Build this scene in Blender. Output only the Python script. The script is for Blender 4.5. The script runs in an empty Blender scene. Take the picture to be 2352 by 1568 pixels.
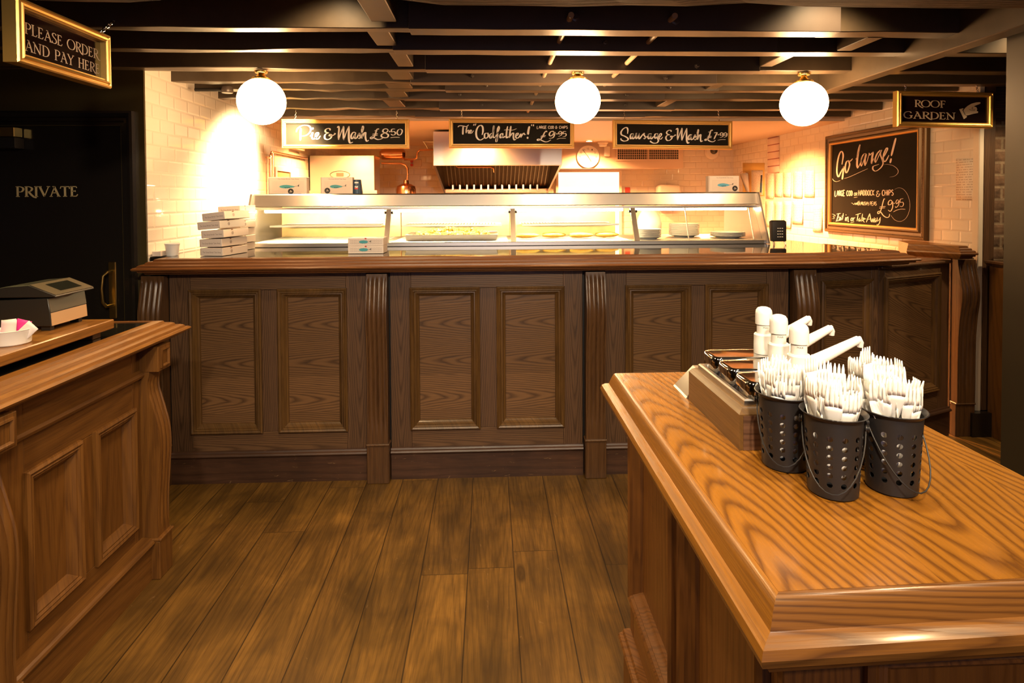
import bpy, bmesh, math, random
from mathutils import Vector as V, Matrix
random.seed(7)
S = bpy.context.scene
COL = S.collection
PI = math.pi
def R_(d): return math.radians(d)

# ------------------------------------------------------------------ camera
H = 1.5
F_PX = 1350.0
PPX, PPY = 1177.5, 487.7
RM = ((0.99917352, 0.00474996, -0.0403697), (-0.0056841, 0.999718, -0.02305664), (0.04024879, 0.02326705, 0.99891875))
RT = V((RM[0][0], RM[0][2], -RM[0][1])); DN = V((RM[1][0], RM[1][2], -RM[1][1])); FW = V((RM[2][0], RM[2][2], -RM[2][1]))
EYE = V((0, 0, H))
def ray(x, y): return RT * (x - PPX) + DN * (y - PPY) + FW * F_PX
def onz(x, y, z): d = ray(x, y); return EYE + d * ((z - H) / d.z)
def ony(x, y, Y): d = ray(x, y); return EYE + d * (Y / d.y)
def onx(x, y, X): d = ray(x, y); return EYE + d * (X / d.x)
cd = bpy.data.cameras.new('camera'); cam = bpy.data.objects.new('camera', cd); COL.objects.link(cam)
m = Matrix.Identity(4)
for i in range(3):
    m[i][0], m[i][1], m[i][2], m[i][3] = RT[i], -DN[i], -FW[i], EYE[i]
cam.matrix_world = m
cd.sensor_width = 36.0; cd.sensor_fit = 'HORIZONTAL'
cd.lens = F_PX / 2352 * 36.0
cd.shift_x = (1176 - PPX) / 2352.0
cd.shift_y = (PPY - 784) / 2352.0
cd.clip_start = 0.02
S.camera = cam
vs = S.view_settings
vs.view_transform = 'Standard'; vs.look = 'None'; vs.gamma = 1.0; vs.use_curve_mapping = False
vs.exposure = 0.0
S.cycles.use_denoising = True
S.cycles.max_bounces = 6; S.cycles.diffuse_bounces = 3; S.cycles.glossy_bounces = 3; S.cycles.transmission_bounces = 6
S.cycles.transparent_max_bounces = 8
S.cycles.caustics_reflective = False; S.cycles.caustics_refractive = False
S.cycles.sample_clamp_indirect = 4.0
S.cycles.sample_clamp_direct = 0.0

# ------------------------------------------------------------------ materials
class N:
    """tiny node graph writer"""
    def __init__(s, name):
        s.m = bpy.data.materials.new(name); s.m.use_nodes = True
        s.t = s.m.node_tree; s.b = s.t.nodes['Principled BSDF']
    def node(s, typ, **kw):
        n = s.t.nodes.new(typ)
        for k, v in kw.items(): setattr(n, k, v)
        return n
    def put(s, sock, v):
        if hasattr(v, 'is_output') or hasattr(v, 'links'):
            s.t.links.new(v, sock)
        else:
            try: sock.default_value = v
            except Exception: sock.default_value = (*v, 1.0)
    def math(s, op, a, b=0.0, c=0.0, clamp=False):
        n = s.node('ShaderNodeMath', operation=op); n.use_clamp = clamp
        s.put(n.inputs[0], a); s.put(n.inputs[1], b); s.put(n.inputs[2], c)
        return n.outputs[0]
    def vec(s, x, y, z):
        n = s.node('ShaderNodeCombineXYZ'); s.put(n.inputs[0], x); s.put(n.inputs[1], y); s.put(n.inputs[2], z); return n.outputs[0]
    def obj(s):
        tc = s.node('ShaderNodeTexCoord'); sp = s.node('ShaderNodeSeparateXYZ'); s.t.links.new(tc.outputs['Object'], sp.inputs[0])
        return sp.outputs[0], sp.outputs[1], sp.outputs[2], tc.outputs['Object']
    def noise(s, v, scale=1.0, detail=3.0, rough=0.5, dist=0.0):
        n = s.node('ShaderNodeTexNoise'); s.put(n.inputs['Vector'], v); n.inputs['Scale'].default_value = scale
        n.inputs['Detail'].default_value = detail; n.inputs['Roughness'].default_value = rough; n.inputs['Distortion'].default_value = dist
        return n.outputs[0]
    def white(s, w):
        n = s.node('ShaderNodeTexWhiteNoise', noise_dimensions='1D'); s.put(n.inputs['W'], w); return n.outputs[0]
    def ramp(s, f, stops, interp='LINEAR'):
        n = s.node('ShaderNodeValToRGB'); n.color_ramp.interpolation = interp
        e = n.color_ramp.elements
        while len(e) > 1: e.remove(e[0])
        for i, (p, c) in enumerate(stops):
            el = e[0] if i == 0 else e.new(p)
            el.position = p
            c = (c, c, c) if isinstance(c, (int, float)) else c
            el.color = (*c, 1)
        s.put(n.inputs[0], f); return n.outputs[0]
    def mix(s, f, a, b, mode='MIX'):
        n = s.node('ShaderNodeMix', data_type='RGBA', blend_type=mode)
        s.put(n.inputs[0], f); s.put(n.inputs[6], a); s.put(n.inputs[7], b); return n.outputs[2]
    def bump(s, h, strength=0.2, dist=0.01):
        n = s.node('ShaderNodeBump'); n.inputs['Strength'].default_value = strength; n.inputs['Distance'].default_value = dist
        s.put(n.inputs['Height'], h); s.t.links.new(n.outputs[0], s.b.inputs['Normal'])
    def set(s, **kw):
        for k, v in kw.items(): s.put(s.b.inputs[k.replace('_', ' ')], v)
        return s

M = {}
def plain(name, col, rough=0.5, metal=0.0, coat=0.0, mottle=0.0, mscale=30.0, spec=0.5):
    n = N(name)
    n.set(Roughness=rough, Metallic=metal, Coat_Weight=coat, Specular_IOR_Level=spec)
    if mottle:
        x, y, z, o = n.obj(); f = n.noise(o, mscale, 4)
        n.set(Base_Color=n.mix(f, tuple(c * (1 - mottle) for c in col), tuple(min(1, c * (1 + mottle)) for c in col)))
    else:
        n.set(Base_Color=col)
    M[name] = n.m; return n
def glow(name, col, strength):
    n = N(name); n.set(Base_Color=(0.9, 0.9, 0.85), Emission_Color=col, Emission_Strength=strength); M[name] = n.m; return n

def wood(name, light, dark, axis='Y', board=0.0, freq=26.0, slope=2.2, amp=1.2, rough=0.4, coat=0.0, depth=0.05, fine=0.5, cont=0.0, seed=0.0, vary=0.25, bumpy=0.08, patch=0.0, gap=0.0, joint=0.0, center=0.5, warp=1.0, scuff=0.0, knots=False):
    n = N(name); x, y, z, o = n.obj()
    if axis == 'X': a = x; b = n.math('ADD', z, y)
    elif axis == 'Y': a = y; b = n.math('ADD', x, z)
    else: a = z; b = n.math('ADD', x, y)
    b = n.math('ADD', b, seed)
    w = board or 0.37
    q = n.math('DIVIDE', b, w); idx = n.math('FLOOR', q); fr = n.math('FRACT', q)
    r1 = n.white(idx); r2 = n.white(n.math('ADD', idx, 31.7)); r3 = n.white(n.math('ADD', idx, 77.3))
    a2 = n.math('ADD', a, n.math('MULTIPLY', r1, 9.0))
    if joint:
        ja = n.math('DIVIDE', n.math('ADD', a2, 0.0), joint); jf = n.math('FRACT', ja); ji = n.math('FLOOR', ja)
        k = n.math('ADD', n.math('MULTIPLY', ji, 7.13), idx)
        r2 = n.white(n.math('ADD', k, 3.1)); r3 = n.white(n.math('ADD', k, 5.7)); r1 = n.white(n.math('ADD', k, 9.9))
        a2 = n.math('ADD', a2, n.math('MULTIPLY', r1, 5.0))
    wob = n.noise(n.vec(n.math('MULTIPLY', a2, 1.6), n.math('MULTIPLY', b, 5.0), n.math('MULTIPLY', r2, 9.0)), 1.0, 2.0, 0.5)
    wob = n.math('MULTIPLY', n.math('SUBTRACT', wob, 0.5), amp)
    small = n.noise(n.vec(n.math('MULTIPLY', a2, 9.0), n.math('MULTIPLY', b, 50.0), r2), 1.0, 2.0, 0.5)
    small = n.math('MULTIPLY', n.math('SUBTRACT', small, 0.5), 0.55 * warp)
    bl = n.math('MULTIPLY', n.math('SUBTRACT', fr, n.math('ADD', center - 0.3, n.math('MULTIPLY', r2, 0.6))), w)
    rr = n.math('SQRT', n.math('ADD', n.math('MULTIPLY', bl, bl), depth * depth))
    sl = n.math('MULTIPLY', n.math('ADD', 0.45, n.math('ABSOLUTE', n.math('SUBTRACT', r3, 0.5))), n.math('MULTIPLY', n.math('SUBTRACT', n.math('GREATER_THAN', r3, 0.5), 0.5), slope * 2))
    ph = n.math('ADD', n.math('ADD', n.math('MULTIPLY', rr, freq * 2.4), n.math('MULTIPLY', a2, sl)), n.math('ADD', wob, small))
    f = n.math('FRACT', ph)
    ringv = n.ramp(f, [(0.0, 0.0), (0.14, 0.25), (0.34, 0.9), (0.72, 1.0), (0.92, 0.5), (1.0, 0.0)])
    fib = n.noise(n.vec(n.math('MULTIPLY', a2, 7.0), n.math('MULTIPLY', b, 260.0), n.math('MULTIPLY', n.math('ADD', x, y), 3.0)), 1.0, 3.0, 0.6)
    fibv = n.ramp(fib, [(0.3, 0.0), (0.62, 1.0)])
    g = n.math('ADD', n.math('MULTIPLY', ringv, 1.0 - fine), n.math('MULTIPLY', fibv, fine))
    col = n.mix(n.math('ADD', n.math('MULTIPLY', g, 1 - cont), cont * 0.5), dark, light)
    val = n.math('ADD', 1 - vary, n.math('MULTIPLY', r3, 2 * vary))
    if patch:
        pn = n.noise(o, 3.2, 4.0, 0.6, 0.6)
        pv = n.ramp(pn, [(0.35, 1 - patch), (0.65, 1.0 + patch * 0.4)])
        val = n.math('MULTIPLY', val, pv)
        pn2 = n.noise(n.vec(n.math('MULTIPLY', a2, 1.5), n.math('MULTIPLY', b, 9.0), r1), 1.6, 3.0, 0.6)
        val = n.math('MULTIPLY', val, n.ramp(pn2, [(0.38, 1 - patch * 0.9), (0.6, 1.05)]))
    col = n.mix(1.0, col, n.vec(val, val, val), 'MULTIPLY')
    if knots:
        vo = n.node('ShaderNodeTexVoronoi'); vo.inputs['Scale'].default_value = 1.0; n.put(vo.inputs['Vector'], n.vec(n.math('MULTIPLY', a2, 1.1), n.math('MULTIPLY', b, 3.1), n.math('MULTIPLY', r1, 4.0)))
        kv = n.ramp(vo.outputs['Distance'], [(0.0, 0.85), (0.025, 0.6), (0.045, 0.75), (0.075, 0.0)])
        col = n.mix(kv, col, tuple(c * 0.35 for c in dark))
    if scuff:
        sn = n.noise(n.vec(n.math('MULTIPLY', a, 14.0), n.math('MULTIPLY', b, 45.0), n.math('MULTIPLY', r1, 3.0)), 1.0, 5.0, 0.65, 0.8)
        col = n.mix(n.math('MULTIPLY', n.ramp(sn, [(0.66, 0.0), (0.70, 1.0)]), scuff), col, (0.34, 0.21, 0.10))
    h = g
    if gap:
        e = n.math('MULTIPLY', n.math('MINIMUM', fr, n.math('SUBTRACT', 1.0, fr)), w)
        gm = n.math('LESS_THAN', e, gap)
        if joint:
            ej = n.math('MULTIPLY', n.math('MINIMUM', jf, n.math('SUBTRACT', 1.0, jf)), joint)
            gm = n.math('MAXIMUM', gm, n.math('LESS_THAN', ej, gap * 0.7))
        col = n.mix(n.math('MULTIPLY', gm, 0.8), col, tuple(c * 0.12 for c in dark))
        h = n.math('SUBTRACT', n.math('MULTIPLY', g, 0.3), gm)
    rg = n.math('ADD', rough, n.math('MULTIPLY', n.math('SUBTRACT', 1.0, fibv), 0.12))
    n.set(Base_Color=col, Roughness=rg, Coat_Weight=coat, Coat_Roughness=0.12)
    n.bump(h, bumpy, 0.004)
    M[name] = n.m; return n

def tiles(name, col, mortar, plane, bw=0.15, bh=0.075, ms=0.0035, rough=0.08, bumpy=0.5, off=0.5, mott=0.0, shift=(0, 0)):
    n = N(name); x, y, z, o = n.obj()
    u = {'x': y, 'y': x, 'z': x}[plane]; v = z if plane != 'z' else y
    br = n.node('ShaderNodeTexBrick'); br.offset = off; br.squash = 1.0
    n.put(br.inputs['Vector'], n.vec(n.math('ADD', u, 10 + shift[0]), n.math('ADD', v, shift[1]), 0.0))
    br.inputs['Scale'].default_value = 1.0; br.inputs['Mortar Size'].default_value = ms; br.inputs['Mortar Smooth'].default_value = 0.25
    br.inputs['Brick Width'].default_value = bw; br.inputs['Row Height'].default_value = bh; br.inputs['Bias'].default_value = 0
    br.inputs['Color1'].default_value = (*col, 1); br.inputs['Color2'].default_value = (*[c * (0.93 - mott) for c in col], 1); br.inputs['Mortar'].default_value = (*mortar, 1)
    c = br.outputs[0]
    if mott:
        nz = n.noise(o, 14.0, 5.0, 0.65)
        c = n.mix(1.0, c, n.ramp(nz, [(0.25, 0.35), (0.7, 1.15)]), 'MULTIPLY')
    n.set(Base_Color=c, Roughness=rough)
    # wide soft bevel round every tile
    b2 = n.node('ShaderNodeTexBrick'); b2.offset = off
    n.put(b2.inputs['Vector'], br.inputs['Vector'].links[0].from_socket)
    for k, vv in (('Scale', 1.0), ('Mortar Size', ms * 3.2), ('Mortar Smooth', 1.0), ('Brick Width', bw), ('Row Height', bh)): b2.inputs[k].default_value = vv
    hgt = n.math('SUBTRACT', 1.0, b2.outputs['Fac'])
    if mott: hgt = n.math('ADD', hgt, n.math('MULTIPLY', n.noise(o, 40.0, 4.0), 0.7))
    n.bump(hgt, bumpy, 0.006)
    M[name] = n.m; return n

# ------------------------------------------------------------------ mesh builder
class MB:
    def __init__(s): s.v = []; s.f = []
    def add(s, vs, fs):
        b = len(s.v); s.v += [tuple(p) for p in vs]; s.f += [tuple(i + b for i in f) for f in fs]; return s
    def box(s, x0, x1, y0, y1, z0, z1):
        return s.add([(x, y, z) for x in (x0, x1) for y in (y0, y1) for z in (z0, z1)],
                     [(0, 1, 3, 2), (4, 6, 7, 5), (0, 4, 5, 1), (2, 3, 7, 6), (0, 2, 6, 4), (1, 5, 7, 3)])
    def obox(s, o, ux, uy, uz):
        o = V(o); ux = V(ux); uy = V(uy); uz = V(uz)
        return s.add([o + ux * i + uy * j + uz * k for i in (0, 1) for j in (0, 1) for k in (0, 1)],
                     [(0, 1, 3, 2), (4, 6, 7, 5), (0, 4, 5, 1), (2, 3, 7, 6), (0, 2, 6, 4), (1, 5, 7, 3)])
    def prism(s, poly, vec):
        n = len(poly); vec = V(vec); p = [V(q) for q in poly]
        return s.add(p + [q + vec for q in p], [tuple(range(n)), tuple(range(2 * n - 1, n - 1, -1))] + [(i, (i + 1) % n, n + (i + 1) % n, n + i) for i in range(n)])
    def poly(s, pts): return s.add(pts, [tuple(range(len(pts)))])
    def grid(s, rows, cu=False, cv=False):
        m_, k = len(rows), len(rows[0]); fs = []
        for i in range(m_ if cu else m_ - 1):
            for j in range(k if cv else k - 1):
                i2, j2 = (i + 1) % m_, (j + 1) % k
                fs.append((i * k + j, i * k + j2, i2 * k + j2, i2 * k + j))
        return s.add([p for r in rows for p in r], fs)
    def lathe(s, prof, c, n=24, ax=(0, 0, 1), caps=True):
        ax = V(ax).normalized(); t = V((1, 0, 0)) if abs(ax.x) < 0.9 else V((0, 1, 0))
        u = ax.cross(t).normalized(); w = ax.cross(u); c = V(c)
        rows = [[c + ax * z + (u * math.cos(2 * PI * j / n) + w * math.sin(2 * PI * j / n)) * r for j in range(n)] for r, z in prof]
        b = len(s.v); s.grid(rows, cv=True)
        if caps:
            if prof[0][0] > 1e-5: s.f.append(tuple(b + j for j in range(n)))
            if prof[-1][0] > 1e-5: s.f.append(tuple(b + (len(prof) - 1) * n + j for j in range(n)))
        return s
    def tube(s, path, r, n=10, closed=False):
        P = [V(p) for p in path]; k = len(P); rows = []; up = None
        for i in range(k):
            a = P[(i - 1) % k] if (closed or i) else P[i]; b = P[(i + 1) % k] if (closed or i < k - 1) else P[i]
            d = (b - a).normalized()
            if up is None: up = V((0, 0, 1)) if abs(d.z) < 0.9 else V((1, 0, 0))
            u = d.cross(up)
            if u.length < 1e-6: u = d.cross(V((0.3, 1, 0.2)))
            u.normalize(); w = u.cross(d); up = w
            ri = r[i] if isinstance(r, (list, tuple)) else r
            rows.append([P[i] + (u * math.cos(2 * PI * j / n) + w * math.sin(2 * PI * j / n)) * ri for j in range(n)])
        b0 = len(s.v); s.grid(rows, cu=closed, cv=True)
        if not closed: s.f.append(tuple(b0 + j for j in range(n))); s.f.append(tuple(b0 + (k - 1) * n + j for j in range(n)))
        return s
    def ball(s, c, r, n=24, sz=1.0):
        k = n // 2
        return s.lathe([(r * math.sin(PI * i / k) if 0 < i < k else 1e-6, -r * sz * math.cos(PI * i / k)) for i in range(k + 1)], c, n, caps=False)
    def frame(s, o, ux, uy, nn, w, h, prof, close=True):
        """mitred moulding round the rectangle o..o+w*ux+h*uy; prof = [(inset, lift)]"""
        o = V(o); ux = V(ux).normalized(); uy = V(uy).normalized(); nn = V(nn).normalized(); rows = []
        for i, d in prof:
            rows.append([o + ux * i + uy * i + nn * d, o + ux * (w - i) + uy * i + nn * d, o + ux * (w - i) + uy * (h - i) + nn * d, o + ux * i + uy * (h - i) + nn * d])
        return s.grid(rows, cu=close, cv=True)
    def sweep(s, path, prof, close=False, capends=True):
        """profile [(out, z)] along a horizontal path; out is to the right of travel"""
        P = [V((p[0], p[1], 0)) for p in path]; k = len(P); dirs = []
        for i in range(k):
            a = (P[i] - P[i - 1]).normalized() if i else None; b = (P[i + 1] - P[i]).normalized() if i < k - 1 else None
            na = V((a.y, -a.x, 0)) if a else None; nb = V((b.y, -b.x, 0)) if b else None
            if na and nb: mm = (na + nb).normalized(); mm = mm / max(0.25, mm.dot(na))
            else: mm = na or nb
            dirs.append(mm)
        rows = [[P[i] + dirs[i] * q + V((0, 0, z)) for q, z in prof] for i in range(k)]
        b = len(s.v); s.grid(rows, cv=close); m_ = len(prof)
        if capends: s.f.append(tuple(b + j for j in range(m_))); s.f.append(tuple(b + (k - 1) * m_ + j for j in range(m_)))
        return s
    def build(s, name, mat_, parent=None, smooth=35, bevel=0.0, seg=1, recalc=True, solid=0.0, merge=False):
        bm = bmesh.new(); vv = [bm.verts.new(p) for p in s.v]
        for f in s.f:
            try: bm.faces.new([vv[i] for i in f])
            except ValueError: pass
        if merge: bmesh.ops.remove_doubles(bm, verts=bm.verts, dist=2e-5)
        if recalc: bmesh.ops.recalc_face_normals(bm, faces=bm.faces)
        if bevel:
            bmesh.ops.remove_doubles(bm, verts=bm.verts, dist=1e-6)
            es = [e for e in bm.edges if len(e.link_faces) == 2 and e.calc_face_angle(0) > R_(30)]
            bmesh.ops.bevel(bm, geom=es, offset=bevel, segments=seg, affect='EDGES', profile=0.5, clamp_overlap=True)
        off = V((0, 0, 0))
        if parent is not None:
            off = wloc(parent)
            bmesh.ops.translate(bm, verts=bm.verts, vec=-off)
        me = bpy.data.meshes.new(name); bm.to_mesh(me); bm.free()
        if smooth:
            me.shade_smooth()
            try: me.set_sharp_from_angle(angle=R_(smooth))
            except Exception: pass
        me.materials.append(M[mat_] if isinstance(mat_, str) else mat_)
        ob = bpy.data.objects.new(name, me); COL.objects.link(ob)
        if parent is not None: ob.parent = parent
        if solid:
            md = ob.modifiers.new('solid', 'SOLIDIFY'); md.thickness = solid; md.offset = 0
        return ob
def wloc(o):
    p = V((0, 0, 0))
    while o is not None: p = p + o.location; o = o.parent
    return p
def thing(name, label, cat, loc, group=None):
    o = bpy.data.objects.new(name, None); COL.objects.link(o); o.empty_display_size = 0.05
    o.location = loc; o['label'] = label; o['category'] = cat
    if group: o['group'] = group
    return o
def tag(o, label, cat, group=None, kind=None):
    o['label'] = label; o['category'] = cat
    if group: o['group'] = group
    if kind: o['kind'] = kind
    return o
def struct(o, label=None):
    o['kind'] = 'structure'
    if label: o['label'] = label
    return o
def dup(root, loc, rotz=0.0, label=None, group=None, rot=None):
    r = root.copy(); COL.objects.link(r); r.location = loc; r.rotation_euler = rot or (0, 0, rotz)
    if label: r['label'] = label
    if group: r['group'] = group
    for ch in list(root.children):
        c = ch.copy(); COL.objects.link(c); c.parent = r
        for g in ch.children:
            d = g.copy(); COL.objects.link(d); d.parent = c
    return r

# ------------------------------------------------------------------ brush and pen lettering
def catmull(pts, k=6):
    P = [V((p[0], p[1], 0)) for p in pts]
    if len(P) < 3: return [P[0].lerp(P[-1], i / 4) for i in range(5)]
    closed = (P[0] - P[-1]).length < 1e-6
    out = []
    n = len(P)
    for i in range(n - 1):
        p1, p2 = P[i], P[i + 1]
        p0 = P[i - 1] if i else (P[-2] if closed else p1 * 2 - p2)
        p3 = P[i + 2] if i + 2 < n else (P[1] if closed else p2 * 2 - p1)
        for j in range(k):
            t = j / k
            out.append(0.5 * ((2 * p1) + (p2 - p0) * t + (2 * p0 - 5 * p1 + 4 * p2 - p3) * t * t + (3 * p1 - p0 - 3 * p2 + p3) * t ** 3))
    out.append(P[-1]); return out
def brush(mb, strokes, fmap, thick, thin, smooth=True, taper=True, ang=80):
    """ribbons: wide on down strokes, thin on cross strokes; fmap: sketch point -> 3D"""
    pd = V((math.cos(R_(ang)), math.sin(R_(ang)), 0))
    for st in strokes:
        w1, w0 = thick, thin
        if isinstance(st[0], (int, float)): w1 = thick * st[0]; w0 = thin * st[0]; st = st[1:]
        if len(st) == 1:
            c = st[0]; mb.poly([fmap(c[0] + w1 * 0.62 * math.cos(2 * PI * i / 12), c[1] + w1 * 0.62 * math.sin(2 * PI * i / 12)) for i in range(12)]); continue
        P = catmull(st) if smooth else [V((p[0], p[1], 0)) for p in st]
        if not smooth and len(P) == 2: P = [P[0].lerp(P[1], i / 3) for i in range(4)]
        n = len(P); rows = []
        for i in range(n):
            d = P[min(i + 1, n - 1)] - P[max(i - 1, 0)]
            if d.length < 1e-9: d = V((1, 0, 0))
            d.normalize(); nn = V((-d.y, d.x, 0))
            w = w0 + (w1 - w0) * abs(d.dot(pd)) ** 1.5
            if taper:
                e = min(i, n - 1 - i) / max(1, n - 1); w *= min(1.0, 0.55 + e * 4)
            rows.append([fmap(*(P[i] + nn * w * 0.5).xy), fmap(*(P[i] - nn * w * 0.5).xy)])
        mb.grid(rows)

SERIF = {  # strokes (kind, points) in cap heights: T stem, t hairline, s serif, c modelled curve
'P': (.66, [('T', (.15, 0), (.15, 1)), ('s', (.02, 0), (.3, 0)), ('c', (.0, 1), (.3, 1), (.52, .9), (.58, .72), (.48, .52), (.32, .46), (.18, .5))]),
'L': (.62, [('T', (.15, 0), (.15, 1)), ('s', (.02, 1), (.28, 1)), ('t', (.02, .01), (.48, .01)), ('t', (.46, .0), (.56, .2))]),
'E': (.66, [('T', (.15, 0), (.15, 1)), ('t', (.02, .99), (.48, .99)), ('s', (.48, 1), (.52, .84)), ('t', (.15, .53), (.4, .53)), ('s', (.4, .62), (.41, .44)), ('t', (.02, .01), (.5, .01)), ('t', (.48, 0), (.58, .2))]),
'F': (.6, [('T', (.15, 0), (.15, 1)), ('t', (.02, .99), (.5, .99)), ('s', (.5, 1), (.54, .82)), ('t', (.15, .53), (.42, .53)), ('s', (.42, .63), (.43, .43)), ('s', (.02, 0), (.3, 0))]),
'A': (.82, [('t', (.4, 1), (.1, 0)), ('T', (.36, 1), (.7, 0)), ('t', (.22, .36), (.56, .36)), ('s', (0, 0), (.24, 0)), ('s', (.56, 0), (.84, 0)), ('s', (.22, 1), (.4, 1))]),
'S': (.56, [('c', (.47, .82), (.4, .96), (.25, 1), (.1, .9), (.1, .72), (.27, .55), (.43, .42), (.5, .22), (.4, .05), (.22, 0), (.06, .05), (.03, .2))]),
'O': (.98, [('c', (.46, 1), (.16, .88), (.02, .5), (.16, .12), (.46, 0), (.76, .12), (.9, .5), (.76, .88), (.46, 1))]),
'R': (.72, [('T', (.15, 0), (.15, 1)), ('s', (.02, 0), (.3, 0)), ('c', (.0, 1), (.3, 1), (.52, .9), (.57, .74), (.46, .55), (.2, .5)), ('L', (.3, .52), (.48, .22), (.7, -.04), (.92, -.13))]),
'D': (.84, [('T', (.15, 0), (.15, 1)), ('c', (.0, 1), (.32, 1), (.62, .86), (.75, .5), (.62, .14), (.32, 0), (.02, 0))]),
'N': (.88, [('t', (.13, 0), (.13, 1)), ('T', (.06, 1), (.7, 0)), ('t', (.7, 0), (.7, 1)), ('s', (0, 0), (.26, 0)), ('s', (.56, 1), (.84, 1)), ('s', (-.03, 1), (.12, 1))]),
'Y': (.76, [('T', (.06, 1), (.37, .48)), ('t', (.68, 1), (.37, .48)), ('T', (.37, .48), (.37, 0)), ('s', (-.06, 1), (.2, 1)), ('s', (.56, 1), (.8, 1)), ('s', (.22, 0), (.52, 0))]),
'H': (.8, [('T', (.15, 0), (.15, 1)), ('T', (.63, 0), (.63, 1)), ('t', (.15, .52), (.63, .52)), ('s', (.02, 0), (.28, 0)), ('s', (.5, 0), (.76, 0)), ('s', (.02, 1), (.28, 1)), ('s', (.5, 1), (.76, 1))]),
'I': (.36, [('T', (.16, 0), (.16, 1)), ('s', (.02, 0), (.3, 0)), ('s', (.02, 1), (.3, 1))]),
'V': (.8, [('T', (.08, 1), (.42, 0)), ('t', (.74, 1), (.42, 0)), ('s', (-.04, 1), (.22, 1)), ('s', (.6, 1), (.86, 1))]),
'T': (.72, [('t', (.04, .99), (.66, .99)), ('s', (.04, 1), (.0, .78)), ('s', (.66, 1), (.7, .76)), ('T', (.35, 0), (.35, 1)), ('s', (.2, 0), (.5, 0))]),
'G': (.88, [('c', (.7, .78), (.62, .94), (.44, 1), (.16, .86), (.03, .5), (.14, .13), (.42, 0), (.6, .04), (.7, .14)), ('T', (.7, .08), (.7, .42)), ('s', (.54, .42), (.84, .42))]),
' ': (.5, [])}
def serif_text(mb, text, fmap, x0, x1, y0, h, weight=0.13):
    tot = sum(SERIF[c][0] for c in text) - 0.1; k = (x1 - x0) / tot; x = x0
    for c in text:
        adv, sts = SERIF[c]
        for st in sts:
            kind, pts = st[0], st[1:]
            f = lambda u, w, x=x: fmap(x + u * k, y0 + w * h)
            if kind == 'c': brush(mb, [list(pts)], f, weight * 1.0, weight * 0.38, True, True, 90)
            elif kind == 'L': brush(mb, [list(pts)], f, weight, weight * .6, True, True, 120)
            else:
                w = {'T': weight, 't': weight * 0.5, 's': weight * 0.42}[kind]
                brush(mb, [list(pts)], f, w, w, False, False)
        x += adv * k
CAPS = {  # thin marker capitals for the chalkboards
'A': [[(0, 0), (.3, 1), (.6, 0)], [(.12, .35), (.48, .35)]], 'C': [[(.5, .85), (.3, 1), (.08, .75), (.05, .3), (.25, 0), (.5, .15)]],
'D': [[(.08, 0), (.08, 1)], [(0, 1), (.3, .95), (.5, .6), (.4, .1), (.0, 0)]], 'E': [[(.5, 1), (.05, 1), (.05, 0), (.5, 0)], [(.05, .52), (.4, .52)]],
'G': [[(.5, .85), (.3, 1), (.08, .75), (.05, .3), (.25, 0), (.48, .1), (.48, .4), (.28, .4)]], 'H': [[(.05, 0), (.05, 1)], [(.5, 0), (.5, 1)], [(.05, .5), (.5, .5)]],
'I': [[(.1, 0), (.1, 1)]], 'K': [[(.05, 0), (.05, 1)], [(.5, 1), (.08, .48), (.5, 0)]], 'L': [[(.05, 1), (.05, 0), (.45, 0)]],
'M': [[(0, 0), (.08, 1), (.33, .3), (.58, 1), (.66, 0)]], 'O': [[(.28, 1), (.05, .7), (.06, .2), (.28, 0), (.5, .25), (.5, .75), (.28, 1)]],
'P': [[(.06, 0), (.06, 1)], [(0, 1), (.35, .98), (.48, .75), (.35, .5), (.06, .45)]], 'R': [[(.06, 0), (.06, 1)], [(0, 1), (.35, .98), (.46, .75), (.3, .52), (.06, .5)], [(.25, .5), (.52, 0)]],
'S': [[(.46, .85), (.25, 1), (.06, .8), (.2, .55), (.42, .4), (.45, .15), (.22, 0), (.03, .12)]], 'U': [[(.05, 1), (.05, .25), (.25, 0), (.48, .25), (.5, 1)]], 'Y': [[(.03, 1), (.06, .6), (.28, .45), (.48, .6), (.5, 1)], [(.5, 1), (.48, .1), (.25, -.1)]],
'T': [[(0, 1), (.55, 1)], [(.27, 1), (.27, 0)]], '&': [[(.42, .75), (.3, 1), (.1, .8), (.2, .55), (.02, .3), (.15, 0), (.4, .1), (.5, .45), (.3, .4), (.68, .5)]], ' ': []}
def caps_text(mb, text, fmap, x0, x1, y0, h, w):
    adv = {'I': .3, ' ': .4, 'M': .8, '&': .8}; tot = sum(adv.get(c, .66) for c in text); k = (x1 - x0) / tot; x = x0
    for c in text:
        for st in CAPS[c]:
            brush(mb, [[(x + p[0] * k, y0 + p[1] * h) for p in st]], fmap, w, w * .75, len(st) > 3, False)
        x += adv.get(c, .66) * k
def font_mesh(mb, text, fmap, x0, x1, y0, h):
    cu = bpy.data.curves.new('t', 'FONT'); cu.body = text; cu.resolution_u = 2
    ob = bpy.data.objects.new('t', cu); COL.objects.link(ob)
    dg = bpy.context.evaluated_depsgraph_get(); me = bpy.data.meshes.new_from_object(ob.evaluated_get(dg))
    xs = [v.co.x for v in me.vertices]; k = (x1 - x0) / max(1e-6, max(xs) - min(xs)); mn = min(xs)
    mb.add([fmap(x0 + (v.co.x - mn) * k, y0 + v.co.y * h) for v in me.vertices], [tuple(p.vertices) for p in me.polygons])
    bpy.data.objects.remove(ob); bpy.data.curves.remove(cu); bpy.data.meshes.remove(me)
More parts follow.
